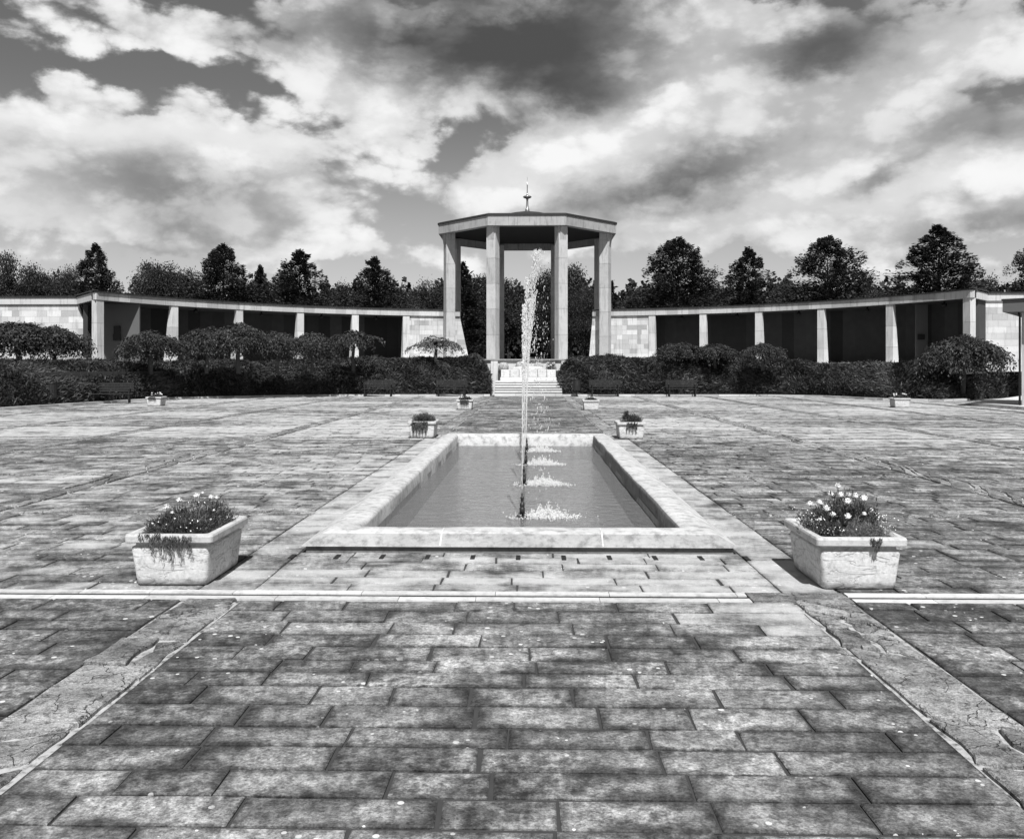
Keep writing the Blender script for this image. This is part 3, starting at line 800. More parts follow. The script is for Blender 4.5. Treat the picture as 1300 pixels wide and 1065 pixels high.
# ================================================================== steps and stone trough
FX = at(669.6, 54).x
sl, sr = gnd(627.5, 503).x, gnd(714, 503).x
SC = (sl+sr)/2
st_e = empty('stone_steps', (SC, 48.95, 0), 0, 'flight of pale stone steps between the two hedges below the pavilion', 'steps')
m = MB(); hw = (sr-sl)/2
NS = 6; rise = .142; run = .30
for k in range(NS):
    x = -hw
    while x < hw-.01:
        l = min(rs.uniform(.9, 1.4), hw-x)
        m.box(x+.004, x+l-.004, k*run-.02, (k+1)*run+.3, k*rise+.052 if k else -.1, (k+1)*rise, rs.uniform(.3, 1)); x += l
m.build('tread', M['step'], st_e, .008)
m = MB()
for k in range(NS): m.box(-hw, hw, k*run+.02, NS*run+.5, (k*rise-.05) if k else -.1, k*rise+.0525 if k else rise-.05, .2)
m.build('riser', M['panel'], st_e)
# upper landing and block terrace under the pavilion
ZP = 2.13
tr_y = 48.95+NS*run+.15
tx0, tx1 = at(635, tr_y).x, at(706.5, tr_y).x; TC = (tx0+tx1)/2; tw = (tx1-tx0)/2
t_e = empty('fountain_trough', (TC, tr_y, .85), 0, 'wide white stone fountain trough at the top of the steps', 'fountain trough')
m = MB(); m.prism([(-tw,0),(tw,0),(tw,1.1),(-tw,1.1)], -.02, .20, .9); m.build('base_ledge', M['conc'], t_e, .03)
m = MB()
x = -tw+.03
for k in range(6):
    w = (2*tw-.06)/6; m.box(x+.012, x+w-.012, .06, 1.05, .205, .64, rs.uniform(.5, 1)); x += w
m.build('front_panels', M['conc'], t_e, .02)
m = MB(); m.box(-tw+.04, tw-.04, .10, 1.0, .2, .60, .1); m.build('core', M['panel'], t_e)
m = MB(); m.rings([[(p[0], p[1]+.55, z) for p in rrect(hx, hy, .3)] for hx, hy, z in ((1.0,.46,.63), (.95,.44,.74), (.80,.38,.81), (.4,.2,.84))], .9, True)
m.build('water_dome', M['foam'], t_e)
for (px_, lb_, rr_) in ((639.5, 'rounded grey boulder at the left end of the stone trough', .30), (662, 'low rounded stone behind the middle of the trough', .36), (684, 'smaller rounded stone behind the right part of the trough', .28)):
    m = MB(); c = at(px_, tr_y+1.7); h = rr_
    m.rings([[(h*q*math.cos(a*.5236)*(1+.12*math.sin(a*2.3+px_)), .8*h*q*math.sin(a*.5236), z*h) for a in range(12)] for q, z in ((1,-1.1),(1.1,.2),(1.0,.7),(.7,1.0),(.3,1.12))], .4, True)
    o = m.build('boulder', M['mortar'], None, loc=(c.x, c.y, 1.6)); tag(o, lb_, 'stone', 'stones behind the trough')
pe = empty('flowering_plant', (at(699.5, tr_y+1.2).x, tr_y+1.2, 1.5), 0, 'pale flowering clump at the right end of the stone trough', 'plant')
blades('foliage', rng, 900, [(0,0,0,.32,.25,.45)], pe, M['blade_light'], (.06, .12), .3, .6)
for k in range(10):
    m = MB(); pompom(m, (r.uniform(-.26,.26), r.uniform(-.25,.1), r.uniform(.15,.42)), .05, r); m.build('blossom', M['petal'], pe)

# pavilion platform
D0 = 60.0
PC = at(669.4, D0)
m = MB()
plat = empty('pavilion_platform', (PC.x, PC.y, 1.4), 0, 'low stone platform with a dark edge slab under the pavilion', 'platform')
oct_ = lambda rad, n=8: [(rad*math.sin(R(22.5+45*k)), rad*math.cos(R(22.5+45*k))) for k in range(n)]
m.prism(oct_(8.0), 0.03, .66, .6); m.build('retaining_wall', M['ashlar'], plat)
m = MB(); m.prism(oct_(8.15), .66, .735, .2); m.build('edge_slab', M['poolside'], plat)
# flank walls of the stairs
for sgn, lb in ((-1, 'short stone cheek wall left of the steps, mostly behind the hedge'), (1, 'short stone cheek wall right of the steps, sunlit above the hedge')):
    m = MB(); xx = (sl-.35) if sgn < 0 else (sr+.05); y0_ = 2.4 if sgn < 0 else 1.7
    m.prism([(0,y0_),(.42,y0_),(.42,3.6),(0,3.6)], 0, 2.06, .8)
    tag(m.build('cheek_wall', M['ashlar'], None, loc=(xx, 49.9, -.05)), lb, 'wall', 'cheek walls of the steps')

# ================================================================== pavilion
pav = empty('octagonal_pavilion', (PC.x, PC.y, ZP), 0, 'tall octagonal open pavilion of eight stone columns carrying a flat roof with a finial', 'pavilion')
RV = 6.38                       # roof vertex radius
zt = 11.12-ZP; zb = 10.50-ZP    # fascia top and bottom, local
def colM(k): 
    a = R(22.5+45*k); return Matrix.Rotation(-a, 4, 'Z')
for k in range(8):
    m = MB(); Mx = colM(k)
    rc = RV-.44-.31
    z = 0
    hs = [1.55, 1.62, 1.6, 1.6, 1.6, 9]
    for h in hs:
        z1 = min(z+h, zb+.3)
        m.box(-.31, .31, rc-.31, rc+.31, z+.010, z1-.010, rs.uniform(.3, .8), Mx); z = z1
        if z >= zb+.3: break
    m.box(-.300, .300, rc-.300, rc+.300, 0, zb+.3, .2, Mx)
    c = m.build('column', M['column'], pav)
    m = MB()    # flared head carrying the eaves
    w = .22
    vs = [Vector((sx*w, y_, z_)) for sx in (-1, 1) for (y_, z_) in ((rc+.312, zb-.85), (rc+.312, zb-.004), (RV-.30, zb-.004))]
    vs = [Mx @ v for v in vs]
    m.add(vs, [(0,1,2),(5,4,3),(0,2,5,3),(1,4,5,2),(0,3,4,1)], .4); m.build('bracket', M['column'], c)
o8 = oct_(RV); i8 = oct_(RV-.5)
for k in range(8):
    m = MB(); a, b = Vector(o8[k]), Vector(o8[(k+1) % 8]); c, d = Vector(i8[k]), Vector(i8[(k+1) % 8])
    for u in range(3):
        f0, f1 = u/3+(.0015 if u else 0), (u+1)/3-(.0015 if u < 2 else 0)
        A_, B_, C_, D_ = a.lerp(b, f0), a.lerp(b, f1), c.lerp(d, f1), c.lerp(d, f0)
        m.prism([tuple(D_), tuple(C_), tuple(B_), tuple(A_)], zb, zt, rs.uniform(.35, .75))
    m.build('fascia', M['eave'], pav)
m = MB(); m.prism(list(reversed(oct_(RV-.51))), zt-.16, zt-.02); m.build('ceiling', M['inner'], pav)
m = MB()
m.rings([[(p[0], p[1], z) for p in reversed(oct_(rad))] for rad, z in ((RV+.07, zt+.002), (RV+.07, zt+.10), (RV-.1, zt+.16), (2.2, zt+.75), (1.9, zt+.95), (.25, zt+1.28))], .5)
m.build('roof', M['lead'], pav)
m = MB(); m.lathe([(.17,0),(.15,.25),(.09,.35),(.07,.9),(.10,1.0),(.26,1.06),(.31,1.12),(.26,1.17),(.08,1.23),(.04,1.4),(.03,1.9),(.05,1.93),(.02,1.98),(.010,2.5)], 14, (0,0,zt+1.18))
m.build('finial', M['steel'], pav)

# ================================================================== colonnades
ZT = 1.6+3.82*PK; ZF = 1.6+3.44*PK; ZB = 1.6
def rdir(p):
    d = Vector((p.x-RC.x, p.y-RC.y, 0)); return d.normalized()
def wall_blocks(m, p, q, z0, z1, nrm, th=.12, hrow=.33, seed=1, slant=None, tone0=0):
    """courses of ashlar from p to q facing -nrm; slant=(ds at bottom at p, at q)"""
    r = random.Random(seed); d = q-p; L = d.length; d = d.normalized(); z = z0
    nrow = max(1, round((z1-z0)/hrow)); hh = (z1-z0)/nrow
    sa, sb = slant or (0, 0)
    for k in range(nrow):
        za, zb_ = z0+k*hh, z0+(k+1)*hh
        fa, fb = 1-k/nrow, 1-(k+1)/nrow
        x = -r.uniform(0, .5)
        l0a, l0b = -sa*fa, -sa*fb; l1a, l1b = L+sb*fa, L+sb*fb
        x = l0a-r.uniform(0, .5)
        while x < l1a-.02:
            w = r.uniform(.4, 1.0); e0 = x; e1 = x+w
            if e1 > l1a-.2: e1 = 1e3
            xa0 = max(e0, l0a); xa1 = max(e0, l0b) if e0 > l0a+1e-4 else l0b
            xb0 = min(e1, l1a); xb1 = l1b if e1 > 1e2 or e1 > l1a else min(e1, l1b)
            if xb0-xa0 > .06 and xb1 > xa1:
                g_ = .003
                P_ = lambda t, z_, off: (p.x+d.x*t+nrm.x*off, p.y+d.y*t+nrm.y*off, z_)
                fr = [P_(xa0+g_, za+g_, 0), P_(xb0-g_, za+g_, 0), P_(xb1-g_, zb_-g_, 0), P_(xa1+g_, zb_-g_, 0)]
                bk = [P_(xa0+g_, za+g_, th), P_(xb0-g_, za+g_, th), P_(xb1-g_, zb_-g_, th), P_(xa1+g_, zb_-g_, th)]
                m.rings([fr, bk], min(1, max(0, r.gauss(.55, .27))))
            x = e1
            if e1 > 1e2: break
    # backing
    P_ = lambda t, z_, off: (p.x+d.x*t+nrm.x*off, p.y+d.y*t+nrm.y*off, z_)
    m.rings([[P_(-sa+.02, z0, .02), P_(L+sb-.02, z0, .02), P_(L-.02, z1-.01, .02), P_(.02, z1-.01, .02)],
             [P_(-sa+.02, z0, th+.25), P_(L+sb-.02, z0, th+.25), P_(L-.02, z1-.01, th+.25), P_(.02, z1-.01, th+.25)]], .2)
def colonnade(side, fins, wall_end, wall_slant, corner_px, back_depth, label, wing_px, qpt):
    org = ring_pt(fins[0]); org.z = 0
    e = empty('colonnade', (org.x, org.y, ZB), 0, label, 'colonnade')
    O = Vector((org.x, org.y, ZB))
    def fin_mesh(b):  # shift to local
        b.v = [(v[0]-O.x, v[1]-O.y, v[2]-O.z) for v in b.v]; return b
    ang = lambda p: math.atan2(p.x-RC.x, p.y-RC.y)
    ap = lambda a, rad, z=0: Vector((RC.x+rad*math.sin(a), RC.y+rad*math.cos(a), z))
    Pc = ring_pt(corner_px); a_c = ang(Pc); a_e = ang(ring_pt(wall_end))
    qd = Vector((qpt.x-Pc.x, qpt.y-Pc.y, 0))
    def bd(a, slack=0.):        # how far back the roof reaches at this angle
        p = ap(a, RR); u = Vector((math.sin(a), math.cos(a), 0)); w_ = Pc-p
        den = u.x*qd.y-u.y*qd.x
        if abs(den) > 1e-6:
            tt = (w_.x*qd.y-w_.y*qd.x)/den
            if 0 <= tt < back_depth: return max(.3, tt)
        return back_depth if abs(a-a_c) > 1e-6 else .3
    # fascia blocks
    m = MB(); n = 34
    for k in range(n):
        a0 = a_c+(a_e-a_c)*k/n; a1 = a_c+(a_e-a_c)*(k+1)/n; da = (a1-a0)*.002
        poly = [ap(a0+da, RR), ap(a1-da, RR), ap(a1-da, RR+.28), ap(a0+da, RR+.28)]
        m.prism([(p.x, p.y) for p in (poly if side > 0 else poly)], ZF, ZT, rs.uniform(.25, .85))
    fin_mesh(m).build('fascia', M['fascia'], e)
    # roof slab + soffit
    m = MB(); RD = back_depth
    for k in range(n):
        a0 = a_c+(a_e-a_c)*k/n; a1 = a_c+(a_e-a_c)*(k+1)/n
        poly = [ap(a0, RR+.281), ap(a1, RR+.281), ap(a1, RR+bd(a1)), ap(a0, RR+bd(a0))]
        m.prism([(p.x, p.y) for p in poly], ZF+.03, ZT-.02)
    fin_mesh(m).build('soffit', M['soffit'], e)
    m = MB()
    for k in range(n):
        a0 = a_c+(a_e-a_c)*k/n; a1 = a_c+(a_e-a_c)*(k+1)/n
        poly = [ap(a0, RR-.07), ap(a1, RR-.07), ap(a1, RR+bd(a1)+.1), ap(a0, RR+bd(a0)+.1)]
        m.prism([(p.x, p.y) for p in poly], ZT+.003, ZT+.065)
    fin_mesh(m).build('roof', M['lead'], e)
    # back wall
    m = MB()
    for k in range(n):
        a0 = a_c+(a_e-a_c)*k/n; a1 = a_c+(a_e-a_c)*(k+1)/n
        b0, b1 = bd(a0), bd(a1)
        if min(b0, b1) < 1.4: continue
        poly = [ap(a0, RR+b0-.4), ap(a1, RR+b1-.4), ap(a1, RR+b1-.05), ap(a0, RR+b0-.05)]
        m.prism([(p.x, p.y) for p in poly], ZB-.3, ZF+.028, rs.uniform(.1, .9))
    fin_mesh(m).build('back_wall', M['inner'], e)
    # floor plinth
    m = MB()
    for k in range(n):
        a0 = a_c+(a_e-a_c)*k/n; a1 = a_c+(a_e-a_c)*(k+1)/n
        poly = [ap(a0, RR-.6), ap(a1, RR-.6), ap(a1, RR+max(.0, bd(a1)-.4)), ap(a0, RR+max(.0, bd(a0)-.4))]
        m.prism([(p.x, p.y) for p in poly], ZB-.3, ZB+.30, rs.uniform(.4, .8))
    fin_mesh(m).build('plinth', M['ashlar'], e)
    # fins
    for i, px in enumerate(fins):
        p = ring_pt(px); a = ang(p); m = MB(); w = .22
        t = Vector((math.cos(a), -math.sin(a), 0)); d = rdir(p)
        z = ZB+.0; zs = [ZB, ZB+1.15, ZB+2.3, ZF-.004]
        for k in range(3):
            z0_, z1_ = zs[k]+.005, zs[k+1]-.005
            def dep(z_): return .20+(.34 if side > 0 else .62)*(ZF-z_)/(ZF-ZB)
            tn = rs.uniform(.4, .95)
            base = p+d*.04
            if i == 0: base = p+d*.03; dep = lambda z_: .36
            rr_ = []
            for z_ in (z0_, z1_):
                q = dep(z_)
                rr_.append([tuple(base-t*w+Vector((0,0,z_))), tuple(base+t*w+Vector((0,0,z_))), tuple(base+t*w+d*q+Vector((0,0,z_))), tuple(base-t*w+d*q+Vector((0,0,z_)))])
            m.rings(rr_, tn)
        fin_mesh(m).build('pier', M['ashlar'], e)
    # blank ashlar wall towards the pavilion
    m = MB(); a_f = ang(ring_pt(fins[-1]))
    K = 4
    for k in range(K):
        a0 = a_f+(a_e-a_f)*(k/K); a1 = a_f+(a_e-a_f)*((k+1)/K)
        p, q = ap(a0, RR+.12), ap(a1, RR+.12)
        if side > 0: p, q = q, p
        last = (k == K-1)
        sl_ = ((0, wall_slant) if side < 0 else (wall_slant, 0)) if last else (0, 0)
        nn = rdir((p+q)*.5)
        wall_blocks(m, p, q, ZB, ZF-.003, nn, seed=40+k+(50 if side > 0 else 0), slant=sl_)
    fin_mesh(m).build('blank_wall', M['ashlar'], e)
    # return fascia at the outer end + outer wing wall
    q = Vector((qpt.x, qpt.y, 0)); d = (q-Pc).normalized(); t = Vector((d.y, -d.x, 0))*side
    m = MB()
    a0_ = Pc+t*.002; 
    m.prism([(p.x, p.y) for p in (Pc-t*.02+d*.01, Pc+t*.10+d*.01, q+t*.10, q-t*.02)], ZF+.001, ZT-.003, .8)
    wx = at(wing_px, 47*PK).x
    wy = q.y+.02
    m.prism([(q.x, wy), (wx, wy), (wx, wy+.3), (q.x, wy+.3)], ZF+.002, ZT-.004, .7)
    fin_mesh(m).build('end_fascia', M['fascia'], e)
    m = MB(); m.prism([(p.x, p.y) for p in (Pc-t*.05-d*.07, Pc+t*.17-d*.07, q+t*.17, q-t*.05)], ZT+.066, ZT+.12)
    m.prism([(q.x, wy-.07), (wx, wy-.07), (wx, wy+3), (q.x, wy+3)], ZT+.002, ZT+.064)
    fin_mesh(m).build('end_roof', M['lead'], e)
    m = MB(); p1 = Vector((q.x+side*.05, wy+.1, 0)); q1 = Vector((wx, wy+.1, 0))
    if side > 0: wall_blocks(m, p1, q1, ZB-.2, ZF-.003, Vector((0,1,0)), seed=77, slant=(1.8, 0))
    else: wall_blocks(m, q1, p1, ZB-.2, ZF-.003, Vector((0,1,0)), seed=78, slant=(0, 1.06))
    fin_mesh(m).build('wing_wall', M['ashlar'], e)
    # end bay: paler inner wall with a dark plaque, ceiling lamps
    bays = [(ang(ring_pt(fins[k]))+ang(ring_pt(fins[k+1])))/2 for k in range(len(fins)-1)]
    for k, a in enumerate(bays):
        c = ap(a, RR+1.3, ZF); m = MB(); m.lathe([(.05,.03),(.05,-.06),(.13,-.08),(.13,-.20),(.08,-.24)], 10, tuple(c)); fin_mesh(m).build('ceiling_lamp', M['black'], e)
    return e, ap, ang, O, a_c, Pc, d, t
cl = colonnade(-1, [128, 222.5, 304.8, 382, 451.5, 516], 584, .75, 123, 3.9, 'left curving colonnade of stone piers under a flat roof, behind the weeping trees', -150, at(100, 46.9*PK))
cr = colonnade(1, [1226.5, 1128.5, 1041.5, 962.5, 892, 827.5], 752, .3, 1232, 3.1, 'right curving colonnade of stone piers under a flat roof, behind the right hedge', 1480, at(1251, 44.5*PK))
# pale inner walls in the end bays
for (c, side, f0, f1, pl) in ((cl, -1, 134, 177, 148.5), (cr, 1, 1163, 1178, 1169.5)):
    e, ap, ang, O = c[0], c[1], c[2], c[3]
    dd = (45.9 if side < 0 else 46.5)*PK
    a_, b_ = at(f0-6 if side < 0 else f0, dd+.3), at(f1, dd+.3)
    m = MB(); m.prism([(a_.x-O.x, a_.y-O.y), (b_.x-O.x, b_.y-O.y), (b_.x-O.x, b_.y-O.y+.12), (a_.x-O.x, a_.y-O.y+.12)], .3, ZF-O.z-.0)
    m.build('end_panel', M['panel'], e)
    c_ = at(pl, dd+.24)
    m = MB()
    if side < 0: m.box(c_.x-O.x-.18, c_.x-O.x+.18, c_.y-O.y-.02, c_.y-O.y+.04, zat(424, dd)-O.z, zat(413.5, dd)-O.z); m.box(c_.x-O.x-.21, c_.x-O.x+.21, c_.y-O.y-.03, c_.y-O.y+.04, zat(432, dd)-O.z, zat(423.9, dd)-O.z)
    else: m.box(c_.x-O.x-.19, c_.x-O.x+.19, c_.y-O.y-.02, c_.y-O.y+.04, zat(431, dd)-O.z, zat(424, dd)-O.z)
    m.build('plaque', M['black'], e)

# low dark box by the left wing wall
c = at(104, 47.3); m = MB(); m.box(-.6, .6, -.25, .25, 0, .62); m.box(-.66, .66, -.3, .3, .62, .68); 
tag(m.build('storage_box', M['poolside'], None, loc=(c.x, c.y, 1.45)), 'low grey box against the far left wall beside the corner pier', 'box')

# small building at the right edge
k0 = at(1297, 34.0); kb = empty('side_building', (k0.x, k0.y, 0), -math.atan2(k0.x, k0.y)-.05, 'corner of a low building with a broad grey eave at the right edge', 'building')
m = MB(); m.box(.0, 3.5, .0, 3.5, -.1, zat(396, 34), .5); m.build('wall', M['fascia'], kb)
m = MB(); m.prism([(-.62,-.5),(4,-1.2),(4,4),(-.2,4)], zat(396.5, 34), zat(382, 34)); m.build('eave', M['panel'], kb)
m = MB(); m.prism([(-.66,-.55),(4.05,-1.25),(4.05,4.05),(-.25,4.05)], zat(381.9, 34), zat(380, 34)); m.build('roof', M['lead'], kb)
m = MB(); m.tube([(-.09,-.02,zat(396,34)), (-.09,-.08,zat(399,34)), (-.06,-.06,zat(402,34)), (-.06,-.06,0)], .04, 8); m.build('downpipe', M['black'], kb)

# ================================================================== benches and bins
def make_bench():
    e = empty('park_bench', (0,0,0))
    m = MB()
    for k in range(4): m.box(-.88, .88, -.22+k*.115, -.13+k*.115, .42, .45)
    m.build('seat', M['wood'], e, .004)
    m = MB()
    for k in range(4): m.box(-.88, .88, .25+k*.022, .275+k*.022, .52+k*.105, .60+k*.105)
    m.build('backrest', M['wood'], e, .004)
    for s in (-.72, .72):
        m = MB(); m.box(s-.03, s+.03, -.20, -.15, 0, .42); m.box(s-.03, s+.03, .20, .25, 0, .44); m.box(s-.03, s+.03, -.22, .26, .38, .42)
        m.tube([(s, .24, .40), (s, .29, .6), (s, .36, .92)], .022, 6); m.build('leg', M['black'], e)
        m = MB(); m.box(s-.025, s+.025, -.22, .30, .62, .655); m.box(s-.02, s+.02, -.20, -.165, .42, .62); m.build('armrest', M['black'], e)
    return e
bench = make_bench()
bl = [(768, 48.3, 0, 'dark slatted bench right of the steps, nearest to them'), (866, 48.3, 0, 'dark slatted bench at the right hedge, farther from the steps'),
      (573, 48.3, 0, 'dark slatted bench left of the steps, half lost against the hedge'), (480, 48.3, 0, 'shadowy bench at the left hedge between the steps and the bend'),
      (142, 38.9, .30, 'dark bench at the far left hedge beside the distant planter')]
for i, (px, d, rz, lb) in enumerate(bl):
    o = bench if i == 0 else copy_tree(bench)
    o.location = at(px, d, .003); o.rotation_euler.z = rz; tag(o, lb, 'bench', 'benches along the hedges')
def make_bin():
    e = empty('litter_bin', (0,0,0))
    m = MB(); m.lathe([(.02,0),(.02,.4)], 8); m.box(-.12,.12,-.12,.12,0,.02); m.build('post', M['black'], e)
    m = MB()
    for k in range(16):
        a = 2*math.pi*k/16; m.box(-.032, .032, .19, .205, .35, .93, .5, Matrix.Rotation(a, 4, 'Z'))
    m.build('slats', M['bin'], e)
    m = MB(); m.lathe([(.18,.36),(.185,.38),(.185,.9),(.17,.9),(.17,.4)], 16); m.build('liner', M['black'], e)
    m = MB(); m.lathe([(.17,.93),(.215,.93),(.215,.965),(.17,.965)], 18); m.build('rim', M['black'], e)
    return e
bn = make_bin()
for i, (px, d, lb) in enumerate([(65.5, 36.0, 'black slatted litter bin in front of the far left hedge'), (732, 48.3, 'black litter bin by the end of the right hedge near the steps')]):
    o = bn if i == 0 else copy_tree(bn)
    o.location = at(px, d, .003); tag(o, lb, 'litter bin', 'litter bins')

# ================================================================== hedges (spreading juniper banks)
def hedge(path, tops, width, n, seed, label, endround=(0, 0)):
    """path: front line points, tops: height at each point"""
    rng = np.random.default_rng(seed)
    P0 = np.array([(p[0], p[1]) for p in path], float); seg = np.linalg.norm(np.diff(P0, axis=0), axis=1); cum = np.concatenate([[0], np.cumsum(seg)]); L = cum[-1]
    T = np.array(tops, float); Wd = np.array(width, float)
    def line(s):
        x = np.interp(s, cum, P0[:, 0]); y = np.interp(s, cum, P0[:, 1]); return x, y
    def surf(s, u):
        x, y = line(s); x2, y2 = line(np.clip(s+.8, 0, L)); x1, y1 = line(np.clip(s-.8, 0, L))
        tx, ty = x2-x1, y2-y1; q = np.hypot(tx, ty)+1e-9; tx, ty = tx/q, ty/q
        nx, ny = -ty, tx            # away from the plaza
        w = np.interp(s, cum, Wd); h = np.interp(s, cum, T)
        er = np.ones_like(s)
        if endround[0]: er = np.minimum(er, np.sqrt(np.clip(s/endround[0], 0, 1)*(2-np.clip(s/endround[0], 0, 1))))
        if endround[1]: v = np.clip((L-s)/endround[1], 0, 1); er = np.minimum(er, np.sqrt(v*(2-v)))
        lump = .13*np.sin(s*1.9+u*3)+.10*np.sin(s*.83+1.7+u*5)+.07*np.sin(s*4.3+u*9)+.05*np.sin(s*7.7-u*4)
        prof = np.sin(np.clip(u*w/1.9, 0, 1)*np.pi*.5)**.60
        z = h*(prof+lump*.35*np.sin(np.clip(u, 0, 1)*3.0))*er
        out = -.42*np.sin(np.clip(u*4, 0, 1)*np.pi)*er+lump*.35
        dist = u*w+out*.6+.25
        return np.stack([x+nx*dist, y+ny*dist, z], 1), np.stack([nx, ny], 1), h
    # solid under-surface
    ns = int(L/.35)+2; nu = 12
    ev = []; ef = []
    for i in range(ns+1):
        s = np.full(nu+1, L*i/ns); u = np.linspace(0, 1, nu+1)
        p, nn, h = surf(s, u); p[:, 2] = np.maximum(p[:, 2]*.90-.10, -.05); p[:, :2] += nn*.12; p[0, 2] = -.1
        ev += [tuple(q) for q in p]
    for i in range(ns):
        for j in range(nu):
            a = i*(nu+1)+j; ef.append((a, a+nu+1, a+nu+2, a+1))
    s = rng.random(n)*L; u = rng.random(n)**.9
    c, nn, h = surf(s, u); c += rng.normal(size=c.shape)*.05
    c[:, 2] += rng.random(n)*.10*(u > .15)
    c[:, 2] = np.maximum(c[:, 2], .02)
    # sprays lean outwards and sideways in drifts
    ph = np.sin(s*.9+u*4)*.9
    tx = np.stack([nn[:, 1], -nn[:, 0]], 1)
    d = np.zeros((n, 3)); d[:, :2] = -nn*(.55)+tx*(ph[:, None]*.9); d[:, 2] = .28+.35*rng.normal(size=n)
    d = unit(d+rng.normal(size=(n, 3))*.38)
    ln = rng.uniform(.12, .40, n)
    tone = np.clip(.35+.25*np.sin(s*2.3+u*7)*np.sin(s*.7+u*2)+rng.normal(size=n)*.25, 0, 1)
    o = quads_mesh('juniper_hedge', c, d, rnd_side(d, rng), ln, ln*rng.uniform(.07, .20, n), M['juniper'], None, tone, (ev, ef))
    tag(o, label, 'hedge', 'juniper hedges behind the plaza')
    return o
# left: from the steps end going left then along the slant
P = lambda px, py: (gnd(px, py).x, gnd(px, py).y)
O_ = lambda k, dx=0, dy=.42: (EDGE[k].x+dx, EDGE[k].y+dy)
hedge([O_(0), O_(1), O_(2), O_(3), O_(4), O_(5), (at(624, 49.4).x, 49.35)], [1.72, 1.70, 1.72, 1.74, 1.80, 1.95, 2.12], [4.6, 4.4, 3.8, 3.2, 2.8, 2.5, 2.3], 120000, 3, 'long dark juniper hedge left of the steps, bending forward at its left end', (0, 1.0))
hedge([(at(708.5, 49.4).x, 49.35), (at(830, 49.4).x, 49.35), O_(8), O_(9), O_(10), O_(11)], [2.08, 2.05, 1.95, 1.72, 1.66, 1.2], [2.3, 2.3, 2.2, 2.0, 2.2, 2.0], 95000, 4, 'long dark juniper hedge right of the steps with two benches before it', (1.0, .8))
hedge([O_(11, .2, .6), O_(12), O_(13), O_(14)], [1.0, 1.7, 1.95, 1.95], [2.6, 3, 3.2, 3.2], 38000, 5, 'spreading juniper bank at the far right beyond the raised terrace', (1.2, 0))

# ================================================================== trees
def add_trunk(e, h, r0, seed, lean=0.0, limbs=6, crown0=.3):
    r = random.Random(seed); m = MB()
    m.tube([(0,0,-.1), (lean*.3, 0, h*.35), (lean, .05, h*.92)], [r0, r0*.7, r0*.12], 9)
    for k in range(limbs):
        a = r.uniform(0, 6.28); z = h*r.uniform(crown0, .8); l = h*r.uniform(.1, .22)
        m.tube([(lean*z/h, 0, z), (lean*z/h+l*.6*math.cos(a), l*.6*math.sin(a), z+l*.35), (lean*z/h+l*math.cos(a), l*math.sin(a), z+l*.8)], [r0*.35, r0*.22, r0*.06], 6)
    m.build('trunk', M['bark'], e)
def conifer(h, rad, seed, pw=.85, n_br=150, per=260, droop=.15, lf=.21):
    rng = np.random.default_rng(seed); e = empty('conifer_tree', (0,0,0)); add_trunk(e, h*.9, .2, seed, 0, 3, .1)
    cs = []; ds = []
    for b in range(n_br):
        t = (b+.5)/n_br; t = t**.85; z0 = h*(.06+.93*t); a = rng.random()*6.283
        side = 1+.16*np.sin(a*2+seed)+.10*np.sin(3*a+seed*2+z0)
        L = rad*((1-t**1.25)**pw*.96+.035)*side*rng.uniform(.62, 1.16)
        if t < .12: L *= .75
        k = int(per*(.35+.9*(1-t)))
        u = rng.random(k)**.55
        wv = (rng.random(k)-.5)*2*L*.34*(1.12-u)+rng.normal(size=k)*.05
        up = L*(.30*u-.26*u*u)-droop*L*u**2+rng.normal(size=k)*(.08+.07*L)
        ca, sa = math.cos(a), math.sin(a)
        c = np.stack([ca*L*u-sa*wv, sa*L*u+ca*wv, z0+up+L*.12*u], 1)
        d = np.stack([np.full(k, ca)-sa*wv/L*1.2, np.full(k, sa)+ca*wv/L*1.2, np.full(k, .35)], 1)+rng.normal(size=(k, 3))*.45
        cs.append(c); ds.append(unit(d))
    k = 60; c = np.stack([rng.normal(size=k)*.07, rng.normal(size=k)*.07, h*(.93+.08*rng.random(k))], 1); cs.append(c); ds.append(unit(np.array([[0,0,1.]])+rng.normal(size=(k, 3))*.3))
    c = np.vstack(cs); d = np.vstack(ds); n = len(c); ln = rng.uniform(lf*.5, lf*1.25, n)
    quads_mesh('crown', c, d, rnd_side(d, rng), ln, ln*rng.uniform(.3, .5, n), M['conifer'], e)
    return e
def leafy(h, rad, seed, clumps=70, per=380, lf=.21, z0=.16, name='leafy_tree', mat='leaf'):
    rng = np.random.default_rng(seed); e = empty(name, (0,0,0)); add_trunk(e, h*.75, .2, seed, 0, 5, .1)
    cs = []; ds = []
    for b in range(clumps):
        a = unit(rng.normal(size=(1, 3)))[0]; q = rng.random()**.4
        zc = h*(z0+(1-z0)*.5)+a[2]*h*(1-z0)*.42*q
        hr_ = rad*.80*q*math.sqrt(max(0.05, 1-(abs(zc/h-.5)/.62)**2))
        cc = np.array([a[0]*hr_, a[1]*hr_, zc]); rr_ = rad*rng.uniform(.20, .38)
        n = per; v = unit(rng.normal(size=(n, 3))); rq = rng.random(n)**.35*(1+.25*rng.normal(size=n))
        c = cc+v*np.array([1.15, 1.15, .8])*rr_*rq[:, None]
        cs.append(c); ds.append(unit(v+rng.normal(size=(n, 3))*.8+np.array([0, 0, -.15])))
    c = np.vstack(cs); d = np.vstack(ds); n = len(c); ln = rng.uniform(lf*.5, lf*1.2, n)
    quads_mesh('crown', c, d, rnd_side(d, rng), ln, ln*rng.uniform(.45, .7, n), M[mat], e)
    return e
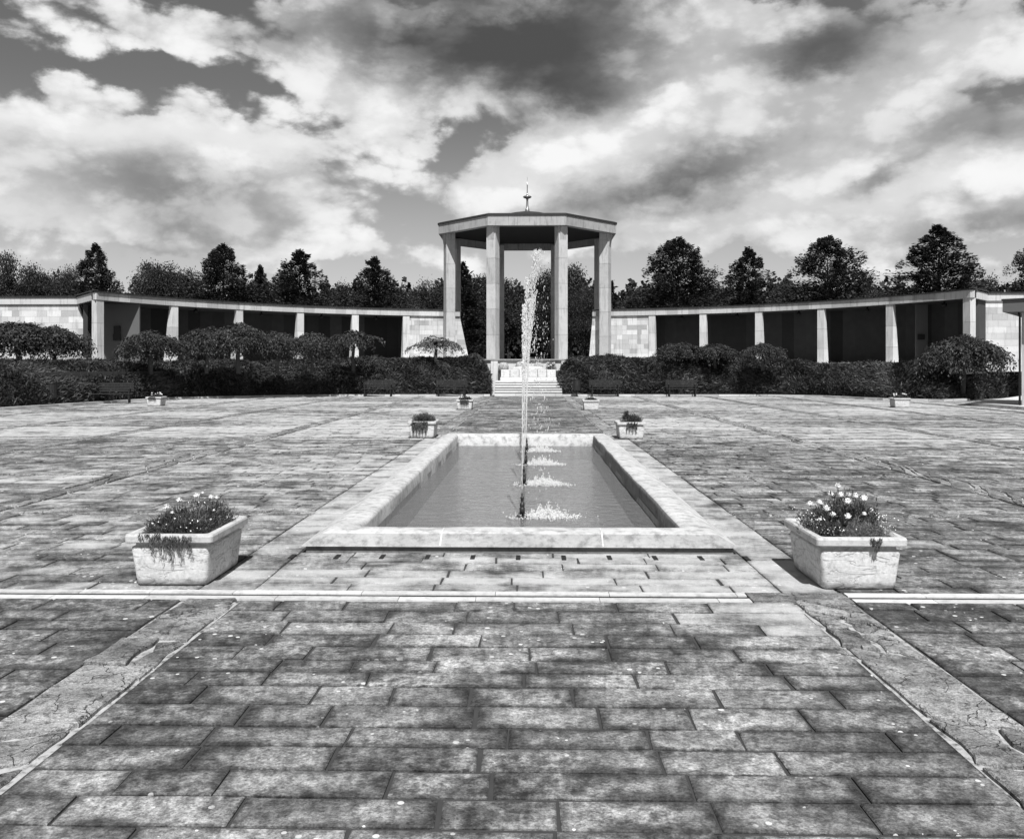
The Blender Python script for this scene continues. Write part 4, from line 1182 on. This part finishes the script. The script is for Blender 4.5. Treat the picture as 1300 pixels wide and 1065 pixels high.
protos = {'c1': (conifer(12, 3.6, 1, .75), 12, 3.6), 'c2': (conifer(12, 2.6, 2, .9, 170, 200), 12, 2.6), 'c3': (conifer(12, 4.3, 3, .65, 200, 290), 12, 4.3), 'c4': (conifer(12, 1.7, 9, 1.0, 130, 120), 12, 1.7),
          'l1': (leafy(10, 3.8, 4), 10, 3.8), 'l2': (leafy(10, 3.0, 5, 50), 10, 3.0), 'l3': (leafy(10, 4.4, 6, 76, 330), 10, 4.4)}
used = set()
TREES = [  # px, top y, width px, depth, proto, label
 (4, 312, 46, 70, 'l2', 'tall leafy tree cut off by the left edge of the view'),
 (40, 323, 58, 74, 'l1', 'round leafy tree behind the far left wall, next to the edge tree'),
 (84, 330, 56, 80, 'l3', 'dense leafy tree just left of the pointed dark conifer at far left'),
 (121, 310, 54, 72, 'c1', 'pointed dark conifer at far left above the corner pier of the left colonnade'),
 (186, 325, 40, 82, 'l2', 'smaller leafy tree left of the broad one behind the first left bay'),
 (206, 320, 66, 76, 'l1', 'broad leafy tree behind the first bay of the left colonnade'),
 (240, 335, 42, 84, 'l2', 'low leafy tree between the broad one and the tall one on the left'),
 (283, 311, 86, 72, 'c3', 'tall broad shaggy tree behind the second bay of the left colonnade'),
 (330, 337, 34, 74, 'c2', 'small narrow conifer between the two large ones left of centre'),
 (381, 318, 74, 72, 'c1', 'large pyramidal conifer behind the fourth pier of the left colonnade'),
 (434, 349, 52, 80, 'l1', 'low leafy tree between the pyramidal conifer and the neat cone'),
 (475, 327, 62, 73, 'c1', 'neat cone shaped conifer above the last left colonnade bays'),
 (520, 362, 50, 86, 'l3', 'low dark tree right of the neat cone, by the blank wall'),
 (549, 345, 48, 80, 'l1', 'leafy tree just left of the pavilion roof edge'),
 (588, 333, 44, 80, 'c2', 'tree seen between the two left columns of the pavilion, taller one'),
 (611, 343, 54, 84, 'l2', 'leafy tree seen between the left columns, beside the taller one'),
 (645, 348, 44, 84, 'l2', 'leafy tree left of the water jets inside the central opening'),
 (694, 330, 40, 84, 'l1', 'leafy tree right of the water jets inside the central opening'),
 (724, 329, 46, 86, 'l2', 'tall leafy tree seen between the right pair of columns'),
 (742, 358, 44, 80, 'l3', 'low leafy tree behind the right pavilion columns'),
 (777, 357, 24, 76, 'c4', 'small pointed tree just right of the pavilion'),
 (815, 355, 44, 78, 'l1', 'rounded leafy tree left of the big conifer on the right'),
 (860, 303, 90, 72, 'c3', 'big dense conifer behind the right colonnade, first to the right of the pavilion'),
 (912, 355, 40, 80, 'l2', 'low tree between the big conifer and the narrower one on the right'),
 (950, 315, 64, 73, 'c1', 'narrower conifer above the third bay of the right colonnade'),
 (994, 349, 36, 80, 'l2', 'small leafy tree between two conifers on the right'),
 (1051, 301, 88, 72, 'c3', 'broad conifer above the middle bays of the right colonnade'),
 (1125, 355, 60, 82, 'l1', 'low leafy tree left of the tallest conifer on the right'),
 (1191, 287, 96, 70, 'c1', 'tallest conifer, above the last bay of the right colonnade'),
 (1240, 338, 54, 74, 'l1', 'leafy tree leaning out right of the tallest conifer'),
 (1316, 300, 70, 66, 'c3', 'conifer cut off by the right edge of the view')]
for i, (px, ty, wpx, dep, pr, lb) in enumerate(TREES):
    proto, ph, prd = protos[pr]
    if pr in used: o = copy_tree(proto)
    else: o = proto; used.add(pr)
    top = zat(ty, dep); hgt = top-1.45; wd = wpx*dep/F/2
    p = at(px, dep, 1.45); o.location = p; fw = (1.95 if pr == 'c3' else 2.2) if pr[0] == 'c' else (1.25 if px < 270 else 1.45); o.scale = (wd/prd*fw, wd/prd*fw, hgt/ph); o.rotation_euler = (0, 0, i*1.7)
    tag(o, lb, 'tree', 'trees beyond the colonnades')
# far wood: one mass
rng = np.random.default_rng(8); n = 90000
px = rng.uniform(-60, 1370, n); dep = rng.uniform(92, 112, n)
top = 366+7*np.sin(px*.05)+5*np.sin(px*.13+1)+4*np.sin(px*.31+2)
u = rng.random(n); zt_ = H+(HY-top)/F*100
z = 1.4+(zt_-1.4)*u+rng.normal(size=n)*.3
lat = (px-650)/F*dep; c = np.stack([lat*CT-dep*ST, lat*ST+dep*CT, z], 1)
d = unit(rng.normal(size=(n, 3))+np.array([0, 0, .3])); ln = rng.uniform(.35, .95, n)
core = [tuple(at(a, 106, z_)) for a in (-80, 1400) for z_ in (1.3, zat(379, 106))]
o = quads_mesh('woodland', c, d, rnd_side(d, rng), ln, ln*.6, M['wood_mass'], None, None, (core, [(0, 2, 3, 1)])); tag(o, kind='stuff')

# weeping trees in front of the colonnades
def weeping(seed, mat, strands=110, per=46, lf=(.07, .17), sparse=False, name='weeping_tree', wr=.32):
    rng = np.random.default_rng(seed); e = empty(name, (0,0,0)); r = random.Random(seed)
    m = MB(); m.tube([(0,0,-.1), (.03,.02,.7), (-.02,0,1.3), (.05,0,1.72)], [.07,.06,.05,.03], 8)
    cs = []; ds = []; tw = MB()
    for s in range(strands):
        a = r.uniform(0, 6.28); L = r.uniform(.2, 1.0)**.7*(1+.2*math.sin(3*a+seed)+.1*math.sin(7*a)); hz = 1.62+r.uniform(-.1, .22)+.45*(1-L)+.10*math.sin(2*a+seed); end = r.uniform(.3, .85)+(.35 if r.random() < .12 else 0) if not sparse else r.uniform(.3,.6)
        k = per; u = rng.random(k)
        rad = L*(1-(1-u)**1.8); z = hz+.18*np.sin(u*2.4)-(u**2.3)*(hz-.0)*.82*end
        x = np.cos(a+u*.3)*rad; y = np.sin(a+u*.3)*rad
        c = np.stack([x, y, z], 1)+rng.normal(size=(k, 3))*(.035 if sparse else .055)
        d = np.stack([np.cos(a)*(1-u)*.8, np.sin(a)*(1-u)*.8, -.2-u*1.2], 1)+rng.normal(size=(k, 3))*.4
        cs.append(c); ds.append(unit(d))
        if s % 4 == 0 or sparse:
            m.tube([(math.cos(a+uu*.3)*L*(1-(1-uu)**1.8), math.sin(a+uu*.3)*L*(1-(1-uu)**1.8), hz+.18*math.sin(uu*2.4)-(uu**2.3)*hz*.62*end) for uu in (0, .25, .5, .75, .95)], [.022, .015, .010, .006, .003], 5)
    m.build('trunk', M['bark'], e)
    c = np.vstack(cs); d = np.vstack(ds); n = len(c); ln = rng.uniform(lf[0], lf[1], n)
    quads_mesh('crown', c, d, rnd_side(d, rng), ln, ln*wr, mat, e)
    return e
w1 = weeping(1, M['weep'], 170, 90, (.06, .15)); w2 = weeping(2, M['weep'], 140, 90, (.06, .15)); w5 = weeping(11, M['weep'], 330, 90, (.06, .15)); w3 = weeping(5, M['weep_light'], 46, 60, (.07, .16), True); w4 = weeping(7, M['weep'], 60, 50, (.08,.2), True)
WT = [ # px, top y, half width px, depth, base z, proto, label
 (22, 408, 62, 40.5, 1.35, w1, 'large weeping tree before the far left wall, reaching the left edge'),
 (70, 411, 44, 41.5, 1.35, w2, 'weeping tree with a bare trunk before the far left wall'),
 (191, 419, 48, 43.0, 1.35, w1, 'rounded weeping tree just right of the left corner pier'),
 (262, 414, 38, 44.5, 1.4, w2, 'weeping tree under the second pier of the left colonnade'),
 (303, 409, 46, 45.0, 1.4, w1, 'tallest of the weeping trees, hiding the third pier on the left'),
 (352, 419, 34, 46.0, 1.4, w2, 'weeping tree between the third and fourth left piers'),
 (396, 422, 36, 47.0, 1.4, w1, 'low weeping tree right of the fourth left pier'),
 (449, 417, 38, 48.5, 1.5, w4, 'thin feathery weeping tree before the fifth left pier'),
 (553, 426, 38, 51.0, 1.6, w3, 'small pale weeping tree with sparse leaves before the left blank wall'),
 (862, 434, 35, 50.5, 1.6, w2, 'low rounded weeping tree by the first piers of the right colonnade'),
 (908, 436, 32, 50.0, 1.6, w1, 'low spreading weeping tree by the second right pier'),
 (968, 434, 31, 48.5, 1.5, w2, 'low weeping tree below the third bay of the right colonnade'),
 (1222, 424, 51, 42.6, .45, w5, 'big dark drooping tree at far right before the right corner pier')]
usedw = set()
for i, (px, ty, hw_, dep, bz, pr, lb) in enumerate(WT):
    if pr.name in usedw: o = copy_tree(pr)
    else: usedw.add(pr.name); o = pr
    o.location = at(px, dep, bz); s = hw_*dep/F/1.02; hz = (zat(ty, dep)-bz)/2.36
    o.scale = (s, s, hz); o.rotation_euler = (0, 0, i*2.1); tag(o, lb, 'weeping tree', 'weeping trees before the colonnades')

# ================================================================== camera, light, sky
cam = bpy.data.cameras.new('camera'); cam.sensor_width = 36; cam.lens = 36*F/1300
cam.shift_y = -(532.5-HY)/1300; cam.clip_end = 3000; cam.clip_start = .05
co = bpy.data.objects.new('camera', cam); COL.objects.link(co); co.location = (0, 0, H); co.rotation_euler = (R(90), 0, TH); S.camera = co

SUN_EL, SUN_AZ = 55.0, 172.5        # azimuth clockwise from +Y
sd = Vector((math.sin(R(SUN_AZ))*math.cos(R(SUN_EL)), math.cos(R(SUN_AZ))*math.cos(R(SUN_EL)), math.sin(R(SUN_EL))))
sun = bpy.data.lights.new('sun', 'SUN'); sun.energy = 5.0; sun.angle = R(.5); sun.color = (1, 1, 1)
so = bpy.data.objects.new('sun', sun); COL.objects.link(so); so.rotation_euler = sd.to_track_quat('Z', 'Y').to_euler()

W = bpy.data.worlds.new('World'); S.world = W; W.use_nodes = True; nt = NT(W.node_tree)
bg = nt.n['Background']
sky = nt.new('ShaderNodeTexSky', sky_type='NISHITA'); sky.sun_disc = False; sky.sun_elevation = R(SUN_EL); sky.sun_rotation = R(SUN_AZ)
bw = nt.new('ShaderNodeRGBToBW'); nt.l.new(sky.outputs[0], bw.inputs[0])
base = nt.m('MULTIPLY', bw.outputs[0], .095)
tc = nt.new('ShaderNodeTexCoord').outputs['Generated']
sp = nt.new('ShaderNodeSeparateXYZ'); nt.l.new(tc, sp.inputs[0])
az = nt.m('ARCTAN2', sp.outputs[0], sp.outputs[1])
hlen = nt.m('SQRT', nt.m('ADD', nt.m('MULTIPLY', sp.outputs[0], sp.outputs[0]), nt.m('MULTIPLY', sp.outputs[1], sp.outputs[1])))
el = nt.m('DIVIDE', sp.outputs[2], nt.m('MAXIMUM', hlen, .05))
cv = nt.new('ShaderNodeCombineXYZ'); nt.put(cv.inputs[0], az); nt.put(cv.inputs[1], nt.m('MULTIPLY', el, 1.5)); CVo = cv.outputs[0]
def azel(px, py):
    lat = (px-650)/F; return math.atan(lat)-TH, (HY-py)/F/math.sqrt(1+lat*lat)
# warp
wn = nt.new('ShaderNodeTexNoise'); nt.l.new(CVo, wn.inputs['Vector']); wn.inputs['Scale'].default_value = 5; wn.inputs['Detail'].default_value = 7; wn.inputs['Roughness'].default_value = .62
ws = nt.new('ShaderNodeSeparateColor'); nt.l.new(wn.outputs['Color'], ws.inputs[0])
waz = nt.m('ADD', az, nt.m('MULTIPLY', nt.m('SUBTRACT', ws.outputs[0], .5), .13))
wel = nt.m('ADD', el, nt.m('MULTIPLY', nt.m('SUBTRACT', ws.outputs[1], .5), .13))
wv_ = nt.new('ShaderNodeCombineXYZ'); nt.put(wv_.inputs[0], waz); nt.put(wv_.inputs[1], wel)
def blob(px, py, a, b, rot=0):
    u0, v0 = azel(px, py)
    mp = nt.new('ShaderNodeMapping', vector_type='TEXTURE'); nt.l.new(wv_.outputs[0], mp.inputs[0])
    mp.inputs['Location'].default_value = (u0, v0, 0); mp.inputs['Rotation'].default_value = (0, 0, R(rot)); mp.inputs['Scale'].default_value = (a/F, b/F, 1)
    dt = nt.new('ShaderNodeVectorMath', operation='DOT_PRODUCT'); nt.l.new(mp.outputs[0], dt.inputs[0]); nt.l.new(mp.outputs[0], dt.inputs[1])
    return nt.m('POWER', .3679, dt.outputs['Value'])
BL = [ # px, py, a, b, rot, cover, tone
 (650, 66, 175, 72, 0, 1.1, -.66), (620, 20, 210, 42, 0, .6, -.18), (700, 120, 70, 26, 0, .4, -.22),
 (420, 35, 120, 40, 0, .55, .0), (180, 15, 130, 30, -8, .45, .12), (190, 48, 60, 14, 0, .3, .3),
 (460, 105, 62, 26, -15, .7, .42), (478, 160, 42, 24, 0, .9, .55), (528, 186, 34, 11, 10, .6, .4),
 (60, 165, 110, 24, 0, .6, .42), (240, 168, 120, 28, 0, .75, .45), (360, 190, 60, 26, 0, .6, .35),
 (130, 235, 190, 52, 0, .85, .12), (50, 285, 70, 28, 0, .5, .40), (260, 255, 120, 38, 0, .5, -.10), (210, 300, 120, 24, 0, .4, -.12),
 (80, 100, 26, 16, 0, .45, .22), (150, 112, 60, 14, 0, .3, .1),
 (420, 325, 60, 18, 0, .6, .40), (530, 335, 50, 18, 0, .6, .42), (340, 320, 60, 18, 0, .5, .25),
 (640, 225, 90, 34, 18, .85, .40), (740, 180, 120, 42, 22, .9, .50), (860, 105, 90, 50, 35, .8, .42), (920, 30, 90, 45, 20, .7, .32),
 (820, 245, 110, 24, 8, .6, -.22), (890, 200, 90, 26, 15, .5, -.12), (1045, 48, 80, 36, 0, .8, -.40), (1210, 30, 80, 36, 20, .7, .28),
 (1010, 130, 120, 28, 12, .7, .24), (1190, 190, 110, 26, -5, .7, .30), (1000, 265, 110, 26, 22, .7, .42), (1120, 245, 70, 18, 15, .6, .36), (1245, 230, 60, 13, 0, .6, .45), (1080, 150, 260, 130, 0, .55, .08), (900, 250, 260, 90, 0, .35, .05), (200, 220, 230, 70, 0, .3, .08),
 (1130, 215, 50, 12, 20, .3, -.22), (1240, 160, 80, 22, -12, .3, -.22), (1150, 290, 160, 22, 0, .6, .12), (850, 300, 100, 22, 0, .6, .18), (1250, 290, 80, 18, 0, .4, -.15)]
cov = tone = None
for (px, py, a, b, rot, c1, t1) in BL:
    g_ = blob(px, py, a, b, rot)
    cov = nt.m('MULTIPLY', g_, c1) if cov is None else nt.m('MULTIPLY_ADD', g_, c1, cov)
    tone = nt.m('MULTIPLY', g_, t1) if tone is None else nt.m('MULTIPLY_ADD', g_, t1, tone)
vb = nt.new('ShaderNodeTexVoronoi', feature='F1', voronoi_dimensions='2D'); vb.inputs['Scale'].default_value = 6.5; vb.inputs['Detail'].default_value = 3; vb.inputs['Roughness'].default_value = .5; vb.normalize = True
vw = nt.new('ShaderNodeCombineXYZ'); nt.put(vw.inputs[0], nt.m('ADD', az, nt.m('MULTIPLY', waz, .5))); nt.put(vw.inputs[1], nt.m('ADD', nt.m('MULTIPLY', el, 1.5), wel)); nt.l.new(vw.outputs[0], vb.inputs['Vector'])
bil = nt.m('SUBTRACT', .30, vb.outputs['Distance'])
n1 = nt.noise(CVo, 7, 9, .62, .3); n2 = nt.noise(CVo, 22, 7, .65); n3 = nt.noise(CVo, 3, 5, .6)
# outside the view, cloud is thinned almost away to cut fill light
covn = nt.m('ADD', nt.m('MULTIPLY_ADD', bil, 2.0, cov), nt.m('ADD', nt.m('MULTIPLY', nt.m('SUBTRACT', n1, .5), 1.1), nt.m('MULTIPLY', nt.m('SUBTRACT', n2, .5), .35)))
away = nt.m('MULTIPLY', nt.sstep(el, .46, .72, 1., .10), nt.sstep(nt.m('ABSOLUTE', az), .72, 1.2, 1., .12))
cover = nt.m('MULTIPLY', nt.sstep(covn, .10, .42), away)
puff = nt.m('ADD', nt.m('MULTIPLY', nt.m('SUBTRACT', n1, .5), .6), nt.m('MULTIPLY', nt.m('SUBTRACT', n2, .5), .25))
crisp = nt.sstep(nt.m('ADD', nt.m('MULTIPLY', bil, 2.0), nt.m('ADD', nt.m('MULTIPLY', nt.m('SUBTRACT', n1, .5), 1.6), nt.m('MULTIPLY', nt.m('SUBTRACT', n2, .5), .5))), -.10, .34, -.09, .11)
tn = nt.m('ADD', nt.m('ADD', nt.m('ADD', .475, crisp), tone), nt.m('ADD', nt.m('MULTIPLY_ADD', bil, 1.2, puff), nt.sstep(covn, .45, 1.7, .16, -.26)))
tn = nt.m('ADD', .32, nt.m('MULTIPLY', nt.sstep(tn, -.35, 1.15), .645))
tl = nt.m('MULTIPLY', nt.m('POWER', tn, 2.2), .80)         # display-like tone -> light
hz = nt.sstep(el, .02, .32, .36, .0)
skyb = nt.m('ADD', nt.m('MULTIPLY', base, .52), nt.m('MULTIPLY', hz, .62))
L_ = nt.mix(cover, skyb, tl)
nt.l.new(grey(nt, L_), bg.inputs['Color']); bg.inputs['Strength'].default_value = 1.0
S.view_settings.view_transform = 'Standard'; S.view_settings.look = 'None'; S.view_settings.gamma = 1; S.view_settings.exposure = .35
S.cycles.max_bounces = 6; S.cycles.transparent_max_bounces = 12
S.cycles.use_denoising = True
